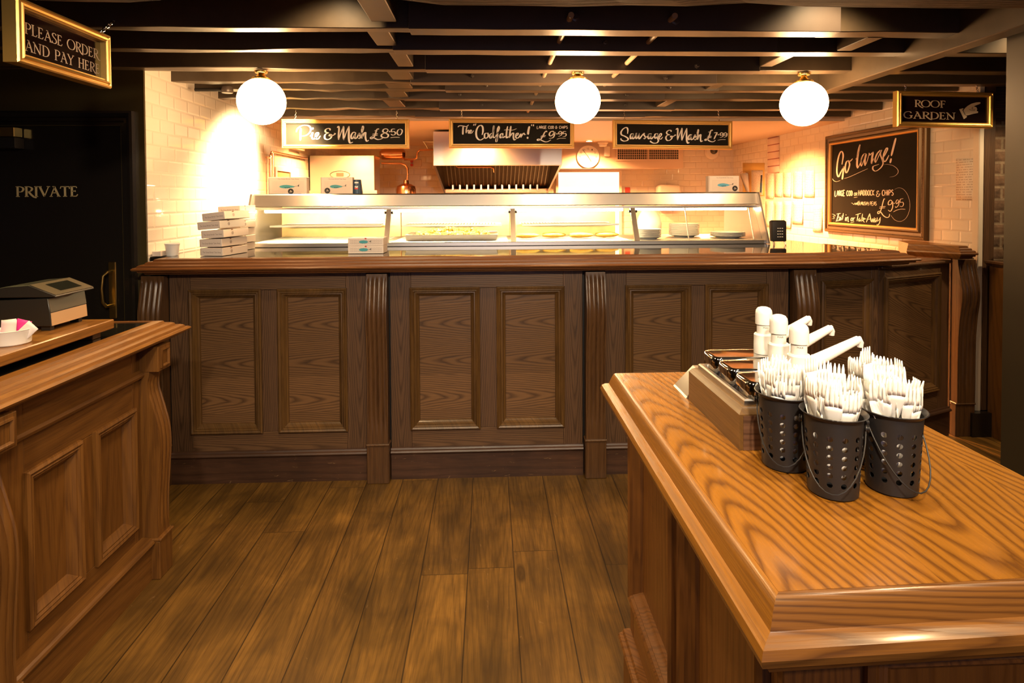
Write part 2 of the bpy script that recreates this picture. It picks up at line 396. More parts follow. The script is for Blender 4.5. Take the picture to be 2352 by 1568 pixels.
# ------------------------------------------------------------------ palette
wood('floor_boards', (0.195, 0.096, 0.018), (0.092, 0.043, 0.008), 'Y', board=0.187, freq=22, slope=5, amp=1.6, rough=0.36, fine=0.55, vary=0.15, patch=0.38, gap=0.0022, joint=1.9, bumpy=0.12, depth=0.03, seed=0.093, scuff=0.28, knots=True)
wood('panel_wood', (0.165, 0.086, 0.037), (0.040, 0.020, 0.010), 'X', board=0.19, freq=40, slope=10.0, amp=3.4, rough=0.34, fine=0.32, vary=0.16, depth=0.03, coat=0.15)
wood('stile_wood', (0.125, 0.066, 0.034), (0.034, 0.017, 0.009), 'Z', board=0.14, freq=46, slope=8, amp=1.5, rough=0.36, fine=0.42, vary=0.18, depth=0.02, coat=0.12)
wood('rail_wood', (0.135, 0.072, 0.035), (0.034, 0.017, 0.009), 'X', board=0.13, freq=46, slope=7, amp=1.5, rough=0.36, fine=0.42, vary=0.15, depth=0.03, coat=0.12)
wood('moulding_wood', (0.135, 0.068, 0.021), (0.046, 0.021, 0.006), 'Z', board=0.09, freq=30, slope=0.5, rough=0.32, fine=0.7, vary=0.2, coat=0.2)
wood('moulding_rail', (0.20, 0.085, 0.028), (0.085, 0.033, 0.011), 'X', board=0.09, freq=30, slope=0.5, rough=0.32, fine=0.7, vary=0.2, coat=0.2)
wood('corbel_wood', (0.11, 0.052, 0.020), (0.042, 0.018, 0.007), 'Z', board=0.11, freq=26, slope=0.6, rough=0.3, fine=0.6, vary=0.12, coat=0.25)
wood('skirting_wood', (0.082, 0.038, 0.021), (0.036, 0.016, 0.010), 'X', board=0.17, freq=14, slope=0.6, rough=0.38, fine=0.5, vary=0.1, patch=0.25, scuff=0.6)
wood('pine_z', (0.175, 0.073, 0.0145), (0.082, 0.031, 0.006), 'Z', board=0.16, freq=18, slope=4, rough=0.38, fine=0.55, vary=0.12, coat=0.1)
wood('pine_y', (0.175, 0.073, 0.0145), (0.082, 0.031, 0.006), 'Y', board=0.16, freq=18, slope=4, rough=0.38, fine=0.55, vary=0.12, coat=0.1)
wood('edge_y', (0.30, 0.125, 0.024), (0.13, 0.05, 0.010), 'Y', board=0.12, freq=18, slope=0.5, rough=0.3, fine=0.65, vary=0.1, coat=0.25)
wood('edge_x', (0.20, 0.076, 0.022), (0.085, 0.03, 0.009), 'X', board=0.12, freq=18, slope=0.5, rough=0.3, fine=0.65, vary=0.12, coat=0.25)
wood('island_top', (0.30, 0.119, 0.0125), (0.085, 0.028, 0.0035), 'Y', board=0.31, freq=26, slope=12, amp=5.0, rough=0.24, fine=0.25, vary=0.07, depth=0.055, coat=0.35, seed=0.02, bumpy=0.05)
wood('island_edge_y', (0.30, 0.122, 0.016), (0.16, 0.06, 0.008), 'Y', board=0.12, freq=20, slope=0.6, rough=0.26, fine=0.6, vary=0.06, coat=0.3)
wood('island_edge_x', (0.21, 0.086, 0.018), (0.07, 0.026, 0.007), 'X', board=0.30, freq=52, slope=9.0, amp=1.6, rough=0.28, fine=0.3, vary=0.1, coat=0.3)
wood('island_panel', (0.21, 0.085, 0.02), (0.11, 0.041, 0.010), 'Z', board=0.34, freq=22, slope=1.6, amp=1.6, rough=0.34, fine=0.4, vary=0.08, coat=0.15)
wood('island_stile', (0.23, 0.092, 0.022), (0.10, 0.037, 0.010), 'Z', board=0.16, freq=40, slope=5, rough=0.42, fine=0.4, vary=0.12)
wood('island_rail', (0.23, 0.092, 0.022), (0.10, 0.037, 0.010), 'X', board=0.3, freq=40, slope=8, rough=0.34, fine=0.4, vary=0.1, coat=0.15)
wood('walnut', (0.20, 0.10, 0.055), (0.07, 0.033, 0.018), 'X', board=0.2, freq=46, slope=0.8, rough=0.3, fine=0.4, coat=0.3)
wood('gilt_brown', (0.18, 0.09, 0.022), (0.10, 0.047, 0.012), 'Y', board=0.2, freq=16, slope=0.8, rough=0.36, fine=0.5, coat=0.15)
wood('rough_beam', (0.16, 0.085, 0.035), (0.035, 0.018, 0.008), 'X', board=0.21, freq=24, slope=1.2, amp=2.5, rough=0.75, fine=0.5, vary=0.2, patch=0.5, bumpy=0.5)
plain('joist_old', (0.06, 0.043, 0.027), 0.36, mottle=0.25, mscale=18)
plain('joist_steel', (0.06, 0.046, 0.038), 0.36, mottle=0.15, mscale=14)
plain('ceiling_board', (0.012, 0.009, 0.008), 0.8)
plain('soffit_paint', (0.62, 0.50, 0.42), 0.55)
plain('dark_paint', (0.055, 0.04, 0.014), 0.32, mottle=0.08, mscale=9)
plain('post_paint', (0.028, 0.021, 0.010), 0.45, mottle=0.1, mscale=9)
plain('black_gloss', (0.014, 0.011, 0.009), 0.22, coat=0.2)
plain('black_matt', (0.012, 0.010, 0.009), 0.55)
plain('black_bucket', (0.016, 0.014, 0.014), 0.42)
plain('black_stone', (0.012, 0.01, 0.008), 0.06, coat=0.6)
plain('plaster', (0.75, 0.66, 0.55), 0.6)
plain('white_plastic', (0.83, 0.80, 0.76), 0.35)
plain('cutlery_white', (0.86, 0.84, 0.81), 0.42)
plain('carton', (0.80, 0.68, 0.58), 0.6)
plain('carton_dark', (0.30, 0.15, 0.08), 0.7)
plain('ink_brown', (0.25, 0.16, 0.12), 0.7)
plain('ink_wave', (0.46, 0.36, 0.30), 0.7)
plain('ink_black', (0.012, 0.011, 0.012), 0.5)
plain('ink_red', (0.55, 0.05, 0.04), 0.5)
plain('fish_teal', (0.06, 0.34, 0.38), 0.5)
plain('fish_blue', (0.10, 0.42, 0.62), 0.5)
plain('chalk', (0.85, 0.76, 0.70), 0.7)
plain('chalk_board', (0.012, 0.010, 0.008), 0.9, mottle=0.2, mscale=8, spec=0.15)
plain('sign_board', (0.012, 0.004, 0.004), 0.15)
plain('sign_letter', (0.72, 0.58, 0.45), 0.5)
plain('door_letter', (0.75, 0.58, 0.28), 0.45)
plain('gold', (0.80, 0.50, 0.14), 0.32, metal=0.75)
plain('gold_soft', (0.72, 0.42, 0.12), 0.4, metal=0.35)
plain('brass', (0.80, 0.58, 0.20), 0.27, metal=1.0)
plain('copper', (0.80, 0.40, 0.22), 0.2, metal=1.0)
plain('steel', (0.72, 0.68, 0.64), 0.34, metal=1.0)
plain('chrome', (0.80, 0.77, 0.73), 0.08, metal=1.0)
plain('chain_metal', (0.8, 0.76, 0.7), 0.2, metal=1.0)
plain('bronze_frame', (0.12, 0.07, 0.025), 0.35, metal=0.3)
plain('dark_steel', (0.05, 0.035, 0.03), 0.3, metal=0.8)
plain('paper', (0.84, 0.80, 0.74), 0.7)
plain('paper_yellow', (0.80, 0.55, 0.16), 0.6)
plain('sachet_pink', (0.75, 0.04, 0.30), 0.5)
plain('sachet_white', (0.86, 0.78, 0.74), 0.5)
plain('batter', (0.70, 0.42, 0.06), 0.5, mottle=0.35, mscale=60)
plain('chip_yellow', (0.85, 0.62, 0.14), 0.5, mottle=0.2, mscale=60)
plain('printer_tan', (0.085, 0.062, 0.038), 0.45)
plain('printer_light', (0.55, 0.33, 0.17), 0.45)
plain('printer_black', (0.02, 0.017, 0.014), 0.35)
plain('lcd', (0.015, 0.015, 0.012), 0.08, coat=0.5)
plain('plate_white', (0.85, 0.82, 0.76), 0.18)
plain('cup_blue', (0.02, 0.06, 0.12), 0.4, mottle=0.6, mscale=90)
n = N('glass'); tr = n.node('ShaderNodeBsdfTransparent'); gl = n.node('ShaderNodeBsdfGlossy'); gl.inputs['Roughness'].default_value = 0.03
fr = n.node('ShaderNodeFresnel'); fr.inputs[0].default_value = 1.4; mx = n.node('ShaderNodeMixShader')
for a_, b_ in ((fr.outputs[0], mx.inputs[0]), (tr.outputs[0], mx.inputs[1]), (gl.outputs[0], mx.inputs[2])): n.t.links.new(a_, b_)
n.t.links.new(mx.outputs[0], [q for q in n.t.nodes if q.type == 'OUTPUT_MATERIAL'][0].inputs[0]); M['glass'] = n.m
glow('globe_glass', (1.0, 0.58, 0.26), 48.0)
glow('case_tube', (1.0, 0.76, 0.40), 400.0)
plain('case_back', (0.70, 0.52, 0.22), 0.35, mottle=0.45, mscale=7)
plain('pipe_paint', (0.42, 0.31, 0.20), 0.4)
glow('warm_tube', (1.0, 0.62, 0.25), 70.0)
glow('downlight_lens', (1.0, 0.70, 0.38), 30.0)
glow('exit_green', (0.02, 1.0, 0.06), 0.9)
glow('hatch_glow', (1.0, 0.80, 0.55), 1.6)
tiles('tile_x', (0.80, 0.74, 0.66), (0.72, 0.65, 0.57), 'x', bumpy=.35)
tiles('tile_y', (0.80, 0.74, 0.66), (0.70, 0.63, 0.55), 'y', bumpy=.35)
tiles('tile_black', (0.010, 0.009, 0.009), (0.55, 0.50, 0.44), 'x', 0.15, 0.075, 0.0025)
tiles('brick', (0.20, 0.11, 0.06), (0.30, 0.21, 0.13), 'y', 0.225, 0.078, 0.009, rough=0.85, bumpy=0.8, mott=0.25)
n = N('printed_sheet'); x, y, z, o = n.obj()
ln = n.math('GREATER_THAN', n.math('FRACT', n.math('MULTIPLY', z, 62.0)), 0.62)
nz = n.noise(n.vec(n.math('MULTIPLY', y, 60.0), n.math('FLOOR', n.math('MULTIPLY', z, 62.0)), 0.0), 1.0, 2.0)
n.set(Base_Color=n.mix(n.math('MULTIPLY', n.math('MULTIPLY', ln, n.math('GREATER_THAN', nz, 0.47)), 0.55), (0.84, 0.79, 0.72), (0.30, 0.20, 0.15)), Roughness=0.7); M['printed_sheet'] = n.m
n = N('menu_strip'); x, y, z, o = n.obj()
ln = n.math('GREATER_THAN', n.math('FRACT', n.math('MULTIPLY', z, 13.0)), 0.86)
n.set(Base_Color=n.mix(n.math('MULTIPLY', ln, 0.9), (0.80, 0.66, 0.60), (0.28, 0.06, 0.05)), Roughness=0.6); M['menu_strip'] = n.m

w = bpy.data.worlds.new('world'); S.world = w; w.use_nodes = True
w.node_tree.nodes['Background'].inputs[0].default_value = (1.0, 0.72, 0.45, 1); w.node_tree.nodes['Background'].inputs[1].default_value = 0.02

# ------------------------------------------------------------------ room shell
ZJ = 2.18
def shell(name, x0, x1, y0, y1, z0, z1, mat_, label=None):
    return struct(MB().box(x0, x1, y0, y1, z0, z1).build(name, mat_, smooth=0), label)
shell('floor', -4, 4.6, -2.0, 7.4, -0.1, 0.0, 'floor_boards', 'brown oak board floor')
shell('ceiling', -4, 4.6, -2.0, 5.0, 2.44, 2.52, 'ceiling_board', 'black boards above the joists')
shell('ceiling_soffit', -1.95, 3.2, 4.985, 7.4, 2.158, 2.5, 'soffit_paint', 'cream lowered ceiling over the kitchen')
shell('wall_kitchen_left', -1.95, -1.82, 3.21, 7.4, 0, 2.5, 'tile_x', 'white tiled wall at the left of the kitchen')
shell('wall_back', -1.95, 3.2, 7.3, 7.4, 0, 2.5, 'tile_y', 'white tiled back wall')
shell('wall_kitchen_right', 3.08, 3.17, 3.59, 7.4, 0.945, 2.5, 'tile_x', 'white tiled wall behind the large chalkboard')
shell('wall_dado', 3.075, 3.17, 3.59, 7.4, 0.0, 0.925, 'tile_black', 'black tiled dado under the white tiles')
struct(MB().box(3.062, 3.17, 3.59, 7.3, 0.925, 0.95).build('trim_1', 'black_gloss', bevel=0.006), 'black cap above the black tiles')
shell('wall_right', 3.17, 4.6, 3.63, 3.8, 0, 2.5, 'brick', 'old brick wall at the far right')
shell('wall_outer_right', 4.55, 4.65, -2.0, 3.7, 0, 2.5, 'dark_paint')
shell('wall_outer_left', -4.1, -4.0, -2.0, 3.2, 0, 2.5, 'dark_paint')
shell('wall_rear', -4, 4.6, -2.1, -2.0, 0, 2.5, 'dark_paint')
# timber board down the end of the tiled wall, black plinth
struct(MB().box(3.105, 3.185, 3.575, 3.65, 0.14, 2.2).build('trim_2', 'stile_wood', bevel=0.006), 'brown timber board at the end of the tiled wall')
struct(MB().box(3.072, 3.105, 3.57, 3.62, 0.14, 2.2).build('trim_3', 'plaster', bevel=0.004), 'white plaster edge at the end of the tiled wall')
struct(MB().sweep([(3.05, 7.2), (3.05, 3.56), (4.5, 3.56)][::-1], [(0, 0), (-0.0, 0.0), (0.0, 0.13), (-0.012, 0.15), (-0.05, 0.15), (-0.05, 0)], close=True).build('baseboard_right', 'black_gloss'), 'black skirting under the brick')
struct(MB().box(3.18, 4.5, 3.60, 3.64, 1.98, 2.2).build('trim_4', 'rough_beam', bevel=0.01), 'dark timber lintel over the brick wall')
# wall with the private door
YD = 3.2
mb = MB(); mb.box(-4, -2.83, YD, 3.32, 0, 2.5); mb.box(-2.83, -1.945, YD, 3.32, 1.895, 2.5); mb.box(-1.945, -1.822, YD, 3.32, 0, 2.5)
struct(mb.build('wall_left', 'dark_paint', smooth=0), 'dark olive painted wall round the private door')
arch = [(0, 0), (0, 0.03), (0.012, 0.034), (0.03, 0.026), (0.034, 0.012), (0.05, 0.014), (0.056, 0.002), (0.07, 0.004), (0.074, -0.012)]
struct(MB().frame((-2.90, YD, -0.2), (1, 0, 0), (0, 0, 1), (0, -1, 0), 1.03, 2.17, arch).build('trim_5', 'black_gloss'), 'black moulded architrave of the private door')
door = struct(MB().box(-2.83, -1.945, YD + 0.014, YD + 0.055, 0.005, 1.895).build('door_1', 'black_gloss', smooth=0), 'black private door')
mb = MB(); mb.box(-2.028, -1.988, YD + 0.004, YD + 0.013, 0.87, 1.175)
mb.build('handle_plate', 'brass', door, bevel=0.004)['label'] = 'brass handle plate'
mb = MB(); xh, yh = -2.012, YD + 0.004
mb.tube([(xh + .008, yh, 1.125), (xh - .002, yh - .03, 1.122), (xh - .014, yh - .045, 1.105), (xh - .02, yh - .048, 1.04), (xh - .016, yh - .046, 0.965), (xh - .006, yh - .035, 0.943), (xh + .008, yh, 0.945)], [.008, .009, .007, .0065, .007, .009, .008], 10)
mb.build('pull_handle', 'brass', door)['label'] = 'curved brass pull handle'
mb = MB(); fm = lambda u, v: (u, YD + 0.0128, v)
serif_text(mb, 'PRIVATE', fm, -2.50, -2.183, 1.524, 0.052, 0.17)
mb.build('lettering', 'door_letter', door, smooth=0)['label'] = 'gold lettering reading PRIVATE'
mb = MB(); mb.box(-2.80, -2.455, YD - 0.045, YD + 0.012, 1.832, 1.885)
mb.build('door_closer', 'brass', door, bevel=0.004)['label'] = 'brass door closer box'
mb = MB(); mb.box(-2.8, -2.45, YD - 0.05, YD + 0.013, 1.775, 1.83); mb.tube([(-2.62, YD - .03, 1.885), (-2.56, YD - .06, 1.93), (-2.7, YD - .05, 1.945)], .008)
mb.build('closer_arm', 'black_matt', door, bevel=0.003)

# joists: old timbers at the left, steel cased runs in the middle, timbers again at the right
JY = [2.37, 2.70, 3.12, 3.45, 3.72, 4.04, 4.46, 4.86]
XB = [-0.315, -0.43, -0.33, -0.45, -0.27, -0.58, -0.37, -0.60]
XE = [1.44, 1.34, 1.455, 1.35, 1.47, 1.217, 1.42, 1.3]
rnd = random.Random(3)
def wobbly(x0, x1, y0, y1, z0, z1, nseg=14, amp=0.006):
    mb = MB(); rows = []
    for i in range(nseg + 1):
        x = x0 + (x1 - x0) * i / nseg; r = [rnd.uniform(-amp, amp) for _ in range(4)]
        rows.append([(x, y0 + r[0], z0 + r[1]), (x, y1 + r[2], z0 + r[3]), (x, y1, z1), (x, y0, z1)])
    mb.grid(rows, cv=True); mb.f.append((0, 1, 2, 3)); b = nseg * 4; mb.f.append((b, b + 1, b + 2, b + 3)); return mb
def nut(mb, x, y, z, r):
    mb.lathe([(r, 0), (r, .012), (r * .6, .014), (r * .55, .022)], (x, y, z), 6, (0, -1, 0))
ORD = ['nearest', 'second', 'third', 'fourth', 'fifth', 'sixth', 'seventh', 'farthest']
for i, y in enumerate(JY):
    xl = -3.95 if y < 3.0 else -1.84 + (0.012 if y > 3.3 else -2.1)
    dz = rnd.uniform(-.004, .004)
    o = wobbly(xl, XB[i] + 0.09, y + 0.02, y + 0.09, ZJ + dz + 0.006, 2.44).build('ceiling_joist', 'joist_old', smooth=0, bevel=0.003)
    struct(o, 'rough dark timber joist, left run, ' + ORD[i] + ' row from the front')
    mb = wobbly(XB[i], XE[i], y - 0.012, y + 0.075, ZJ + dz - 0.004, 2.44, 10, 0.0012)
    o = mb.build('cased_joist', 'joist_steel', smooth=0, bevel=0.002); struct(o, 'smooth bolted joist, middle run, ' + ORD[i] + ' row from the front')
    bolts = {0: [(1320, 40), (1550, 48)], 1: [(1390, 98)], 2: [(1600, 152)], 3: [(1085, 174), (1528, 180)], 4: [(1117, 196), (1537, 200)], 5: [(1056, 217), (1439, 218)], 6: [(1107, 240), (1437, 240)], 7: []}[i]
    for px, py in bolts:
        p = ony(px, py, y - 0.013); nb = MB(); nut(nb, p.x, p.y, p.z, 0.02 if i == 0 else 0.012); nb.build('bolt', 'joist_steel', o)
    o = wobbly(XE[i] - 0.05, 3.07 if y > 3.5 else 4.5, y + 0.02, y + 0.10, ZJ + dz + 0.004, 2.44, 12, 0.003).build('ceiling_joist', 'joist_old', smooth=0, bevel=0.003)
    struct(o, 'dark timber joist, right run, ' + ORD[i] + ' row from the front')
o = wobbly(-3.95, 4.5, 1.88, 2.045, ZJ - 0.004, 2.44, 40, 0.012).build('ceiling_beam', 'rough_beam', smooth=0); struct(o, 'rough brown beam over the front of the room')
# short cross pieces between the joists
for (xa, xb, i, zz) in [(-0.50, -0.41, 0, .012), (-0.47, -0.39, 1, .012), (-0.55, -0.43, 2, .01), (-0.62, -0.47, 3, .01), (-0.66, -0.54, 4, .01), (-0.74, -0.62, 5, .01), (1.45, 1.52, 1, .02), (1.38, 1.45, 3, .01), (1.27, 1.34, 5, .01), (1.62, 1.69, 0, .0)]:
    o = MB().box(xa, xb, JY[i] + 0.092, JY[i + 1] - 0.0125, ZJ + zz, ZJ + 0.14).build('joist_noggin', 'joist_old', bevel=0.003)
    struct(o, 'short timber piece between two joists')
struct(MB().box(-0.46, -0.36, 2.05, 2.355, ZJ + .02, ZJ + .2).build('joist_noggin', 'joist_old', bevel=0.003), 'short timber piece behind the front beam')
struct(MB().box(-3.9, -2.1, 2.83, 3.1, ZJ + .003, ZJ + .03).build('ceiling_board', 'dark_paint'), 'olive board between joists at the far left')
o = MB().prism([(1.955, 2.05, 2.125), (2.035, 2.05, 2.125), (2.065, 3.5, 2.125), (1.985, 3.5, 2.125)], (0, 0, .175)).build('trimmer_beam', 'joist_old', bevel=0.004); struct(o, 'long pale edged beam running to the post at right')
o = MB().box(2.118, 2.4, 2.12, 2.34, 0.0, 2.44).build('room_post', 'post_paint', bevel=0.006); struct(o, 'dark post at the right edge')
for k, xr in enumerate((0.325, 0.735)):
    mb = MB(); mb.tube([(xr, 2.3, 2.216), (xr, 4.95, 2.216)], 0.012, 10)
    struct(mb.build('ceiling_conduit', 'pipe_paint'), 'thin painted pipe through the joists, ' + ('left one' if k == 0 else 'right one'))
# ------------------------------------------------------------------ joinery
MOULD = [(0, 0), (0, 0.012), (0.008, 0.018), (0.016, 0.013), (0.02, 0.015), (0.026, 0.008), (0.031, 0.009), (0.036, 0.0), (0.047, -0.008), (0.05, -0.017)]
def joinery(root, P0, ux, nn, L, panels, z0, z1, zt, zb, mats, skirt=None, sk_out=0.012, sk_gap=()):
    """panelled front: P0 left end on the floor, ux along, nn outward; panels [(u0,u1)] between z0 and z1"""
    P0 = V(P0); ux = V(ux).normalized(); nn = V(nn).normalized(); up = V((0, 0, 1)); t = 0.022
    def board(u0, u1, a, b, v0=-t, v1=0.0): return MB().obox(P0 + ux * u0 + up * a + nn * v0, ux * (u1 - u0), nn * (v1 - v0), up * (b - a))
    g = 0.0008; edges = [0.0] + [e for p in panels for e in p] + [L]; ins = 0.006
    for i in range(0, len(edges), 2):
        a = edges[i] + (g if i == 0 else -ins); b = edges[i + 1] - (g if i == len(edges) - 2 else -ins)
        if i == 0: a = g
        if b - a > 0.004:
            if 0 < i < len(edges) - 2: board(a, b, z0 + ins + g, z1 - ins - g).build('stile', mats['stile'], root, bevel=0.001)
            else: board(a, b, zb, zt).build('stile', mats['stile'], root, bevel=0.001)
    ua, ub = edges[1] + ins, edges[-2] - ins
    board(ua + g, ub - g, z1 - ins + g, zt).build('rail', mats['rail'], root, bevel=0.001)
    board(ua + g, ub - g, zb, z0 + ins - g).build('rail', mats['rail'], root, bevel=0.001)
    for u0, u1 in panels:
        p = board(u0 + .03, u1 - .03, z0 + .03, z1 - .03, -t - .006, -.016).build('panel', mats['panel'], root, smooth=0)
        MB().frame(P0 + ux * u0 + up * z0, ux, up, nn, u1 - u0, z1 - z0, MOULD).build('panel_moulding', mats['mould'], p, smooth=25)
    if skirt:
        h = skirt; o = sk_out
        prof = [(-0.01, 0), (o, 0), (o, h), (o + .004, h + .004), (o + .014, h + .008), (o + .017, h + .015), (o + .013, h + .022), (o + .004, h + .026), (o, h + .034), (-0.01, h + .036)]
        spans = []; a = 0.0
        for s0, s1 in sk_gap: spans.append((a, s0)); a = s1
        spans.append((a, L))
        for a, b in spans:
            if b - a < .01: continue
            pa, pb = P0 + ux * a, P0 + ux * b
            rows = [[p + nn * q + up * z for q, z in prof] for p in (pa, pb)]
            mb = MB(); mb.grid(rows, cv=True); m_ = len(prof); mb.f.append(tuple(range(m_))); mb.f.append(tuple(range(m_, 2 * m_)))
            mb.build('skirting', mats['skirt'], root, smooth=25)
def corbel(root, O, ux, nn, width, prof, f0, f1, nfl, mat_, base_h, base_out, block=None, depth=0.007):
    """fluted bracket pilaster; prof = [(z, out)] from top to bottom"""
    O = V(O); ux = V(ux).normalized(); nn = V(nn).normalized(); up = V((0, 0, 1)); rows = []
    cur = catmull([(p[0], p[1]) for p in prof], 5); nx = nfl * 8 + 4
    for q in cur:
        z, out = q.x, q.y; r = [O + up * z]
        for j in range(nx + 1):
            s = j / nx; ss = (s - 0.07) / 0.86; d = 0.0
            if 0 < ss < 1 and f1 < z < f0:
                k = min(1, min(f0 - z, z - f1) / 0.02); d = depth * k * (1 - abs(math.sin(PI * ss * nfl)) ** 0.7)
            r.append(O + ux * (s * width) + nn * (out - d) + up * z)
        r.append(O + ux * width + up * z); rows.append(r)
    mb = MB(); mb.grid(rows); n = nx + 3
    mb.f.append(tuple(range(n))); b = (len(rows) - 1) * n; mb.f.append(tuple(range(b, b + n)))
    c = mb.build('corbel', mat_, root, smooth=40)
    w2 = 0.004
    mb = MB().obox(O - ux * w2, ux * (width + 2 * w2), nn * base_out, up * (base_h - .012))
    mb.obox(O - ux * (w2 + .003) + up * (base_h - .012), ux * (width + 2 * w2 + .006), nn * (base_out + .006), up * .012)
    mb.build('corbel_base', mat_, c, bevel=0.003)
    if block:
        za, zb_, out = block
        bl = MB().obox(O - ux * .003 + up * za, ux * (width + .006), nn * out, up * (zb_ - za)).build('corbel_block', mat_, c, bevel=0.002)
        MB().frame(O + ux * .012 + up * (za + .012) + nn * out, ux, up, nn, width - .024, zb_ - za - .024, [(0, 0), (0, .006), (.006, .008), (.012, .001)]).build('block_moulding', mat_, c)
    return c
def mitred(root, path, prof, matx, maty, name='edge_moulding', skip=()):
    P = [V((p[0], p[1], 0)) for p in path]; k = len(P); closed = (P[0] - P[-1]).length < 1e-6; nrm = []
    seg = [(P[i + 1] - P[i]).normalized() for i in range(k - 1)]; sn = [V((d.y, -d.x, 0)) for d in seg]
    for i in range(k):
        a = sn[i - 1] if i else (sn[-1] if closed else None); b = sn[i] if i < k - 1 else (sn[0] if closed else None)
        if a and b: m_ = (a + b).normalized(); m_ = m_ / max(.25, m_.dot(a))
        else: m_ = a or b
        nrm.append(m_)
    for i in range(k - 1):
        if i in skip: continue
        rows = [[P[j] + nrm[j] * q + V((0, 0, z)) for q, z in prof] for j in (i, i + 1)]
        mb = MB(); mb.grid(rows, cv=True); n = len(prof); mb.f.append(tuple(range(n))); mb.f.append(tuple(range(n, 2 * n)))
        mb.build(name, matx if abs(seg[i].x) > abs(seg[i].y) else maty, root, smooth=30)

# --- long service counter, one module per bay
YF = 3.15
SM = dict(panel='panel_wood', stile='stile_wood', rail='rail_wood', mould='moulding_wood', skirt='skirting_wood')
CP = [(1.108, .045), (1.07, .05), (1.0, .066), (.92, .082), (.84, .080), (.74, .066), (.6, .056), (.42, .054), (.21, .054)]
bays = [(-1.682, -0.655, [(-1.58, -1.205), (-1.122, -0.757)], 'panelled dark oak counter bay beside the black private door', (-1.80, .115)),
        (-0.530, 0.503, [(-0.426, -0.052), (0.037, 0.404)], 'panelled dark oak counter bay in the middle of the service counter', (-0.646, .108)),
        (0.625, 1.64, [(0.735, 1.096), (1.173, 1.523)], 'panelled dark oak counter bay behind the sauce pumps', (0.513, .104))]
for x0, x1, ps, lab, (cx, cw) in bays:
    t = thing('counter_unit', lab, 'counter', ((x0 + x1) / 2, YF, 0), 'service counter bays')
    joinery(t, (x0, YF, 0), (1, 0, 0), (0, -1, 0), x1 - x0, [(a - x0, b - x0) for a, b in ps], 0.262, 1.03, 1.112, 0.165, SM, 0.135)
    MB().box(cx - .0085, x1, YF + .023, YF + .5, 0.0, 1.112).build('carcass', 'black_matt', t, smooth=0)
    corbel(t, (cx, YF, 0), (1, 0, 0), (0, -1, 0), cw, CP, 1.09, 0.30, 4, 'corbel_wood', 0.212, 0.058)
a12 = R_(12); d12 = (math.cos(a12), math.sin(a12), 0); n12 = (math.sin(a12), -math.cos(a12), 0)
t = thing('counter_unit', 'narrow angled counter bay with one panel beside the counter gate', 'counter', (1.95, 3.2, 0), 'service counter bays')
joinery(t, (1.785, 3.178, 0), d12, n12, 0.455, [(0.058, 0.41)], 0.262, 1.035, 1.112, 0.165, SM, 0.135)
mb = MB().prism([(1.64, 3.18, 0), (1.785, 3.2, 0), (2.215, 3.29, 0), (2.15, 3.6, 0), (1.64, 3.6, 0)], (0, 0, 1.112)); mb.build('carcass', 'black_matt', t, smooth=0)
corbel(t, (1.651, YF + .01, 0), (1, 0, 0), (0, -1, 0), .124, CP, 1.09, 0.30, 4, 'corbel_wood', 0.212, 0.058)
LIP = [(.014, 1.198), (.034, 1.198), (.046, 1.195), (.051, 1.184), (.066, 1.185), (.075, 1.180), (.079, 1.170), (.092, 1.171), (.102, 1.166), (.105, 1.157), (.116, 1.158), (.123, 1.151), (.118, 1.143), (.103, 1.143), (.101, 1.133), (.083, 1.132), (.078, 1.122), (.05, 1.115), (.014, 1.115)]
t = thing('counter_worktop', 'long glossy counter top with moulded wooden edge', 'worktop', (0.2, 3.6, 1.115))
mitred(t, [(-1.685, 3.205), (-1.685, YF), (1.76, YF), (2.26, 3.262), (2.15, 3.72)], LIP, 'edge_x', 'edge_y')
mb = MB().prism([(-1.815, 3.2155, 1.118), (-1.698, 3.2155, 1.118), (-1.698, 3.137, 1.118), (1.761, 3.137, 1.118), (2.268, 3.249, 1.118), (2.163, 3.724, 1.118), (2.09, 4.5, 1.118), (-1.815, 4.5, 1.118)], (0, 0, .079))
mb.build('polished_slab', 'black_stone', t, smooth=0)['label'] = 'polished black inset top'
# gate
a22 = R_(22.6); dg_ = (math.cos(a22), math.sin(a22), 0); ng = (math.sin(a22), -math.cos(a22), 0)
t = thing('counter_gate', 'low panelled counter gate standing slightly ajar beside the end post', 'gate', (2.56, 3.42, 0.02))
joinery(t, (2.245, 3.292, 0), dg_, ng, 0.685, [(0.045, 0.58)], 0.30, 1.035, 1.085, 0.02, SM, 0.15, 0.008)
gm_ = MB(); P = V((2.243, 3.289, 1.087)); gm_.obox(P + V(ng) * .02, V(dg_) * .685, -V(ng) * .06, (0, 0, .018)); gm_.build('gate_cap', 'rail_wood', t, bevel=0.006)
# end post against the tiled wall
t = thing('counter_end_post', 'short fluted end post with moulded oak cap against the tiled wall', 'post', (2.95, 3.6, 0))
MB().box(2.905, 3.055, 3.576, 3.95, 0, 1.115).build('carcass', 'stile_wood', t, bevel=.003)
corbel(t, (2.910, 3.576, 0), (1, 0, 0), (0, -1, 0), .115, CP, 1.09, 0.30, 4, 'corbel_wood', 0.212, 0.05)
LIPS = [(q * .5, z) for q, z in LIP]
mitred(t, [(2.722, 3.701), (2.89, 3.5115), (2.9135, 3.5115), (2.9135, 3.95)], LIPS, 'edge_x', 'edge_y')
mb = MB().prism([(2.717, 3.697, 1.118), (2.886, 3.505, 1.118), (2.92, 3.505, 1.118), (2.92, 3.95, 1.118), (2.83, 3.95, 1.118)], (0, 0, .08)); mb.build('cap_top', 'edge_y', t, smooth=0)

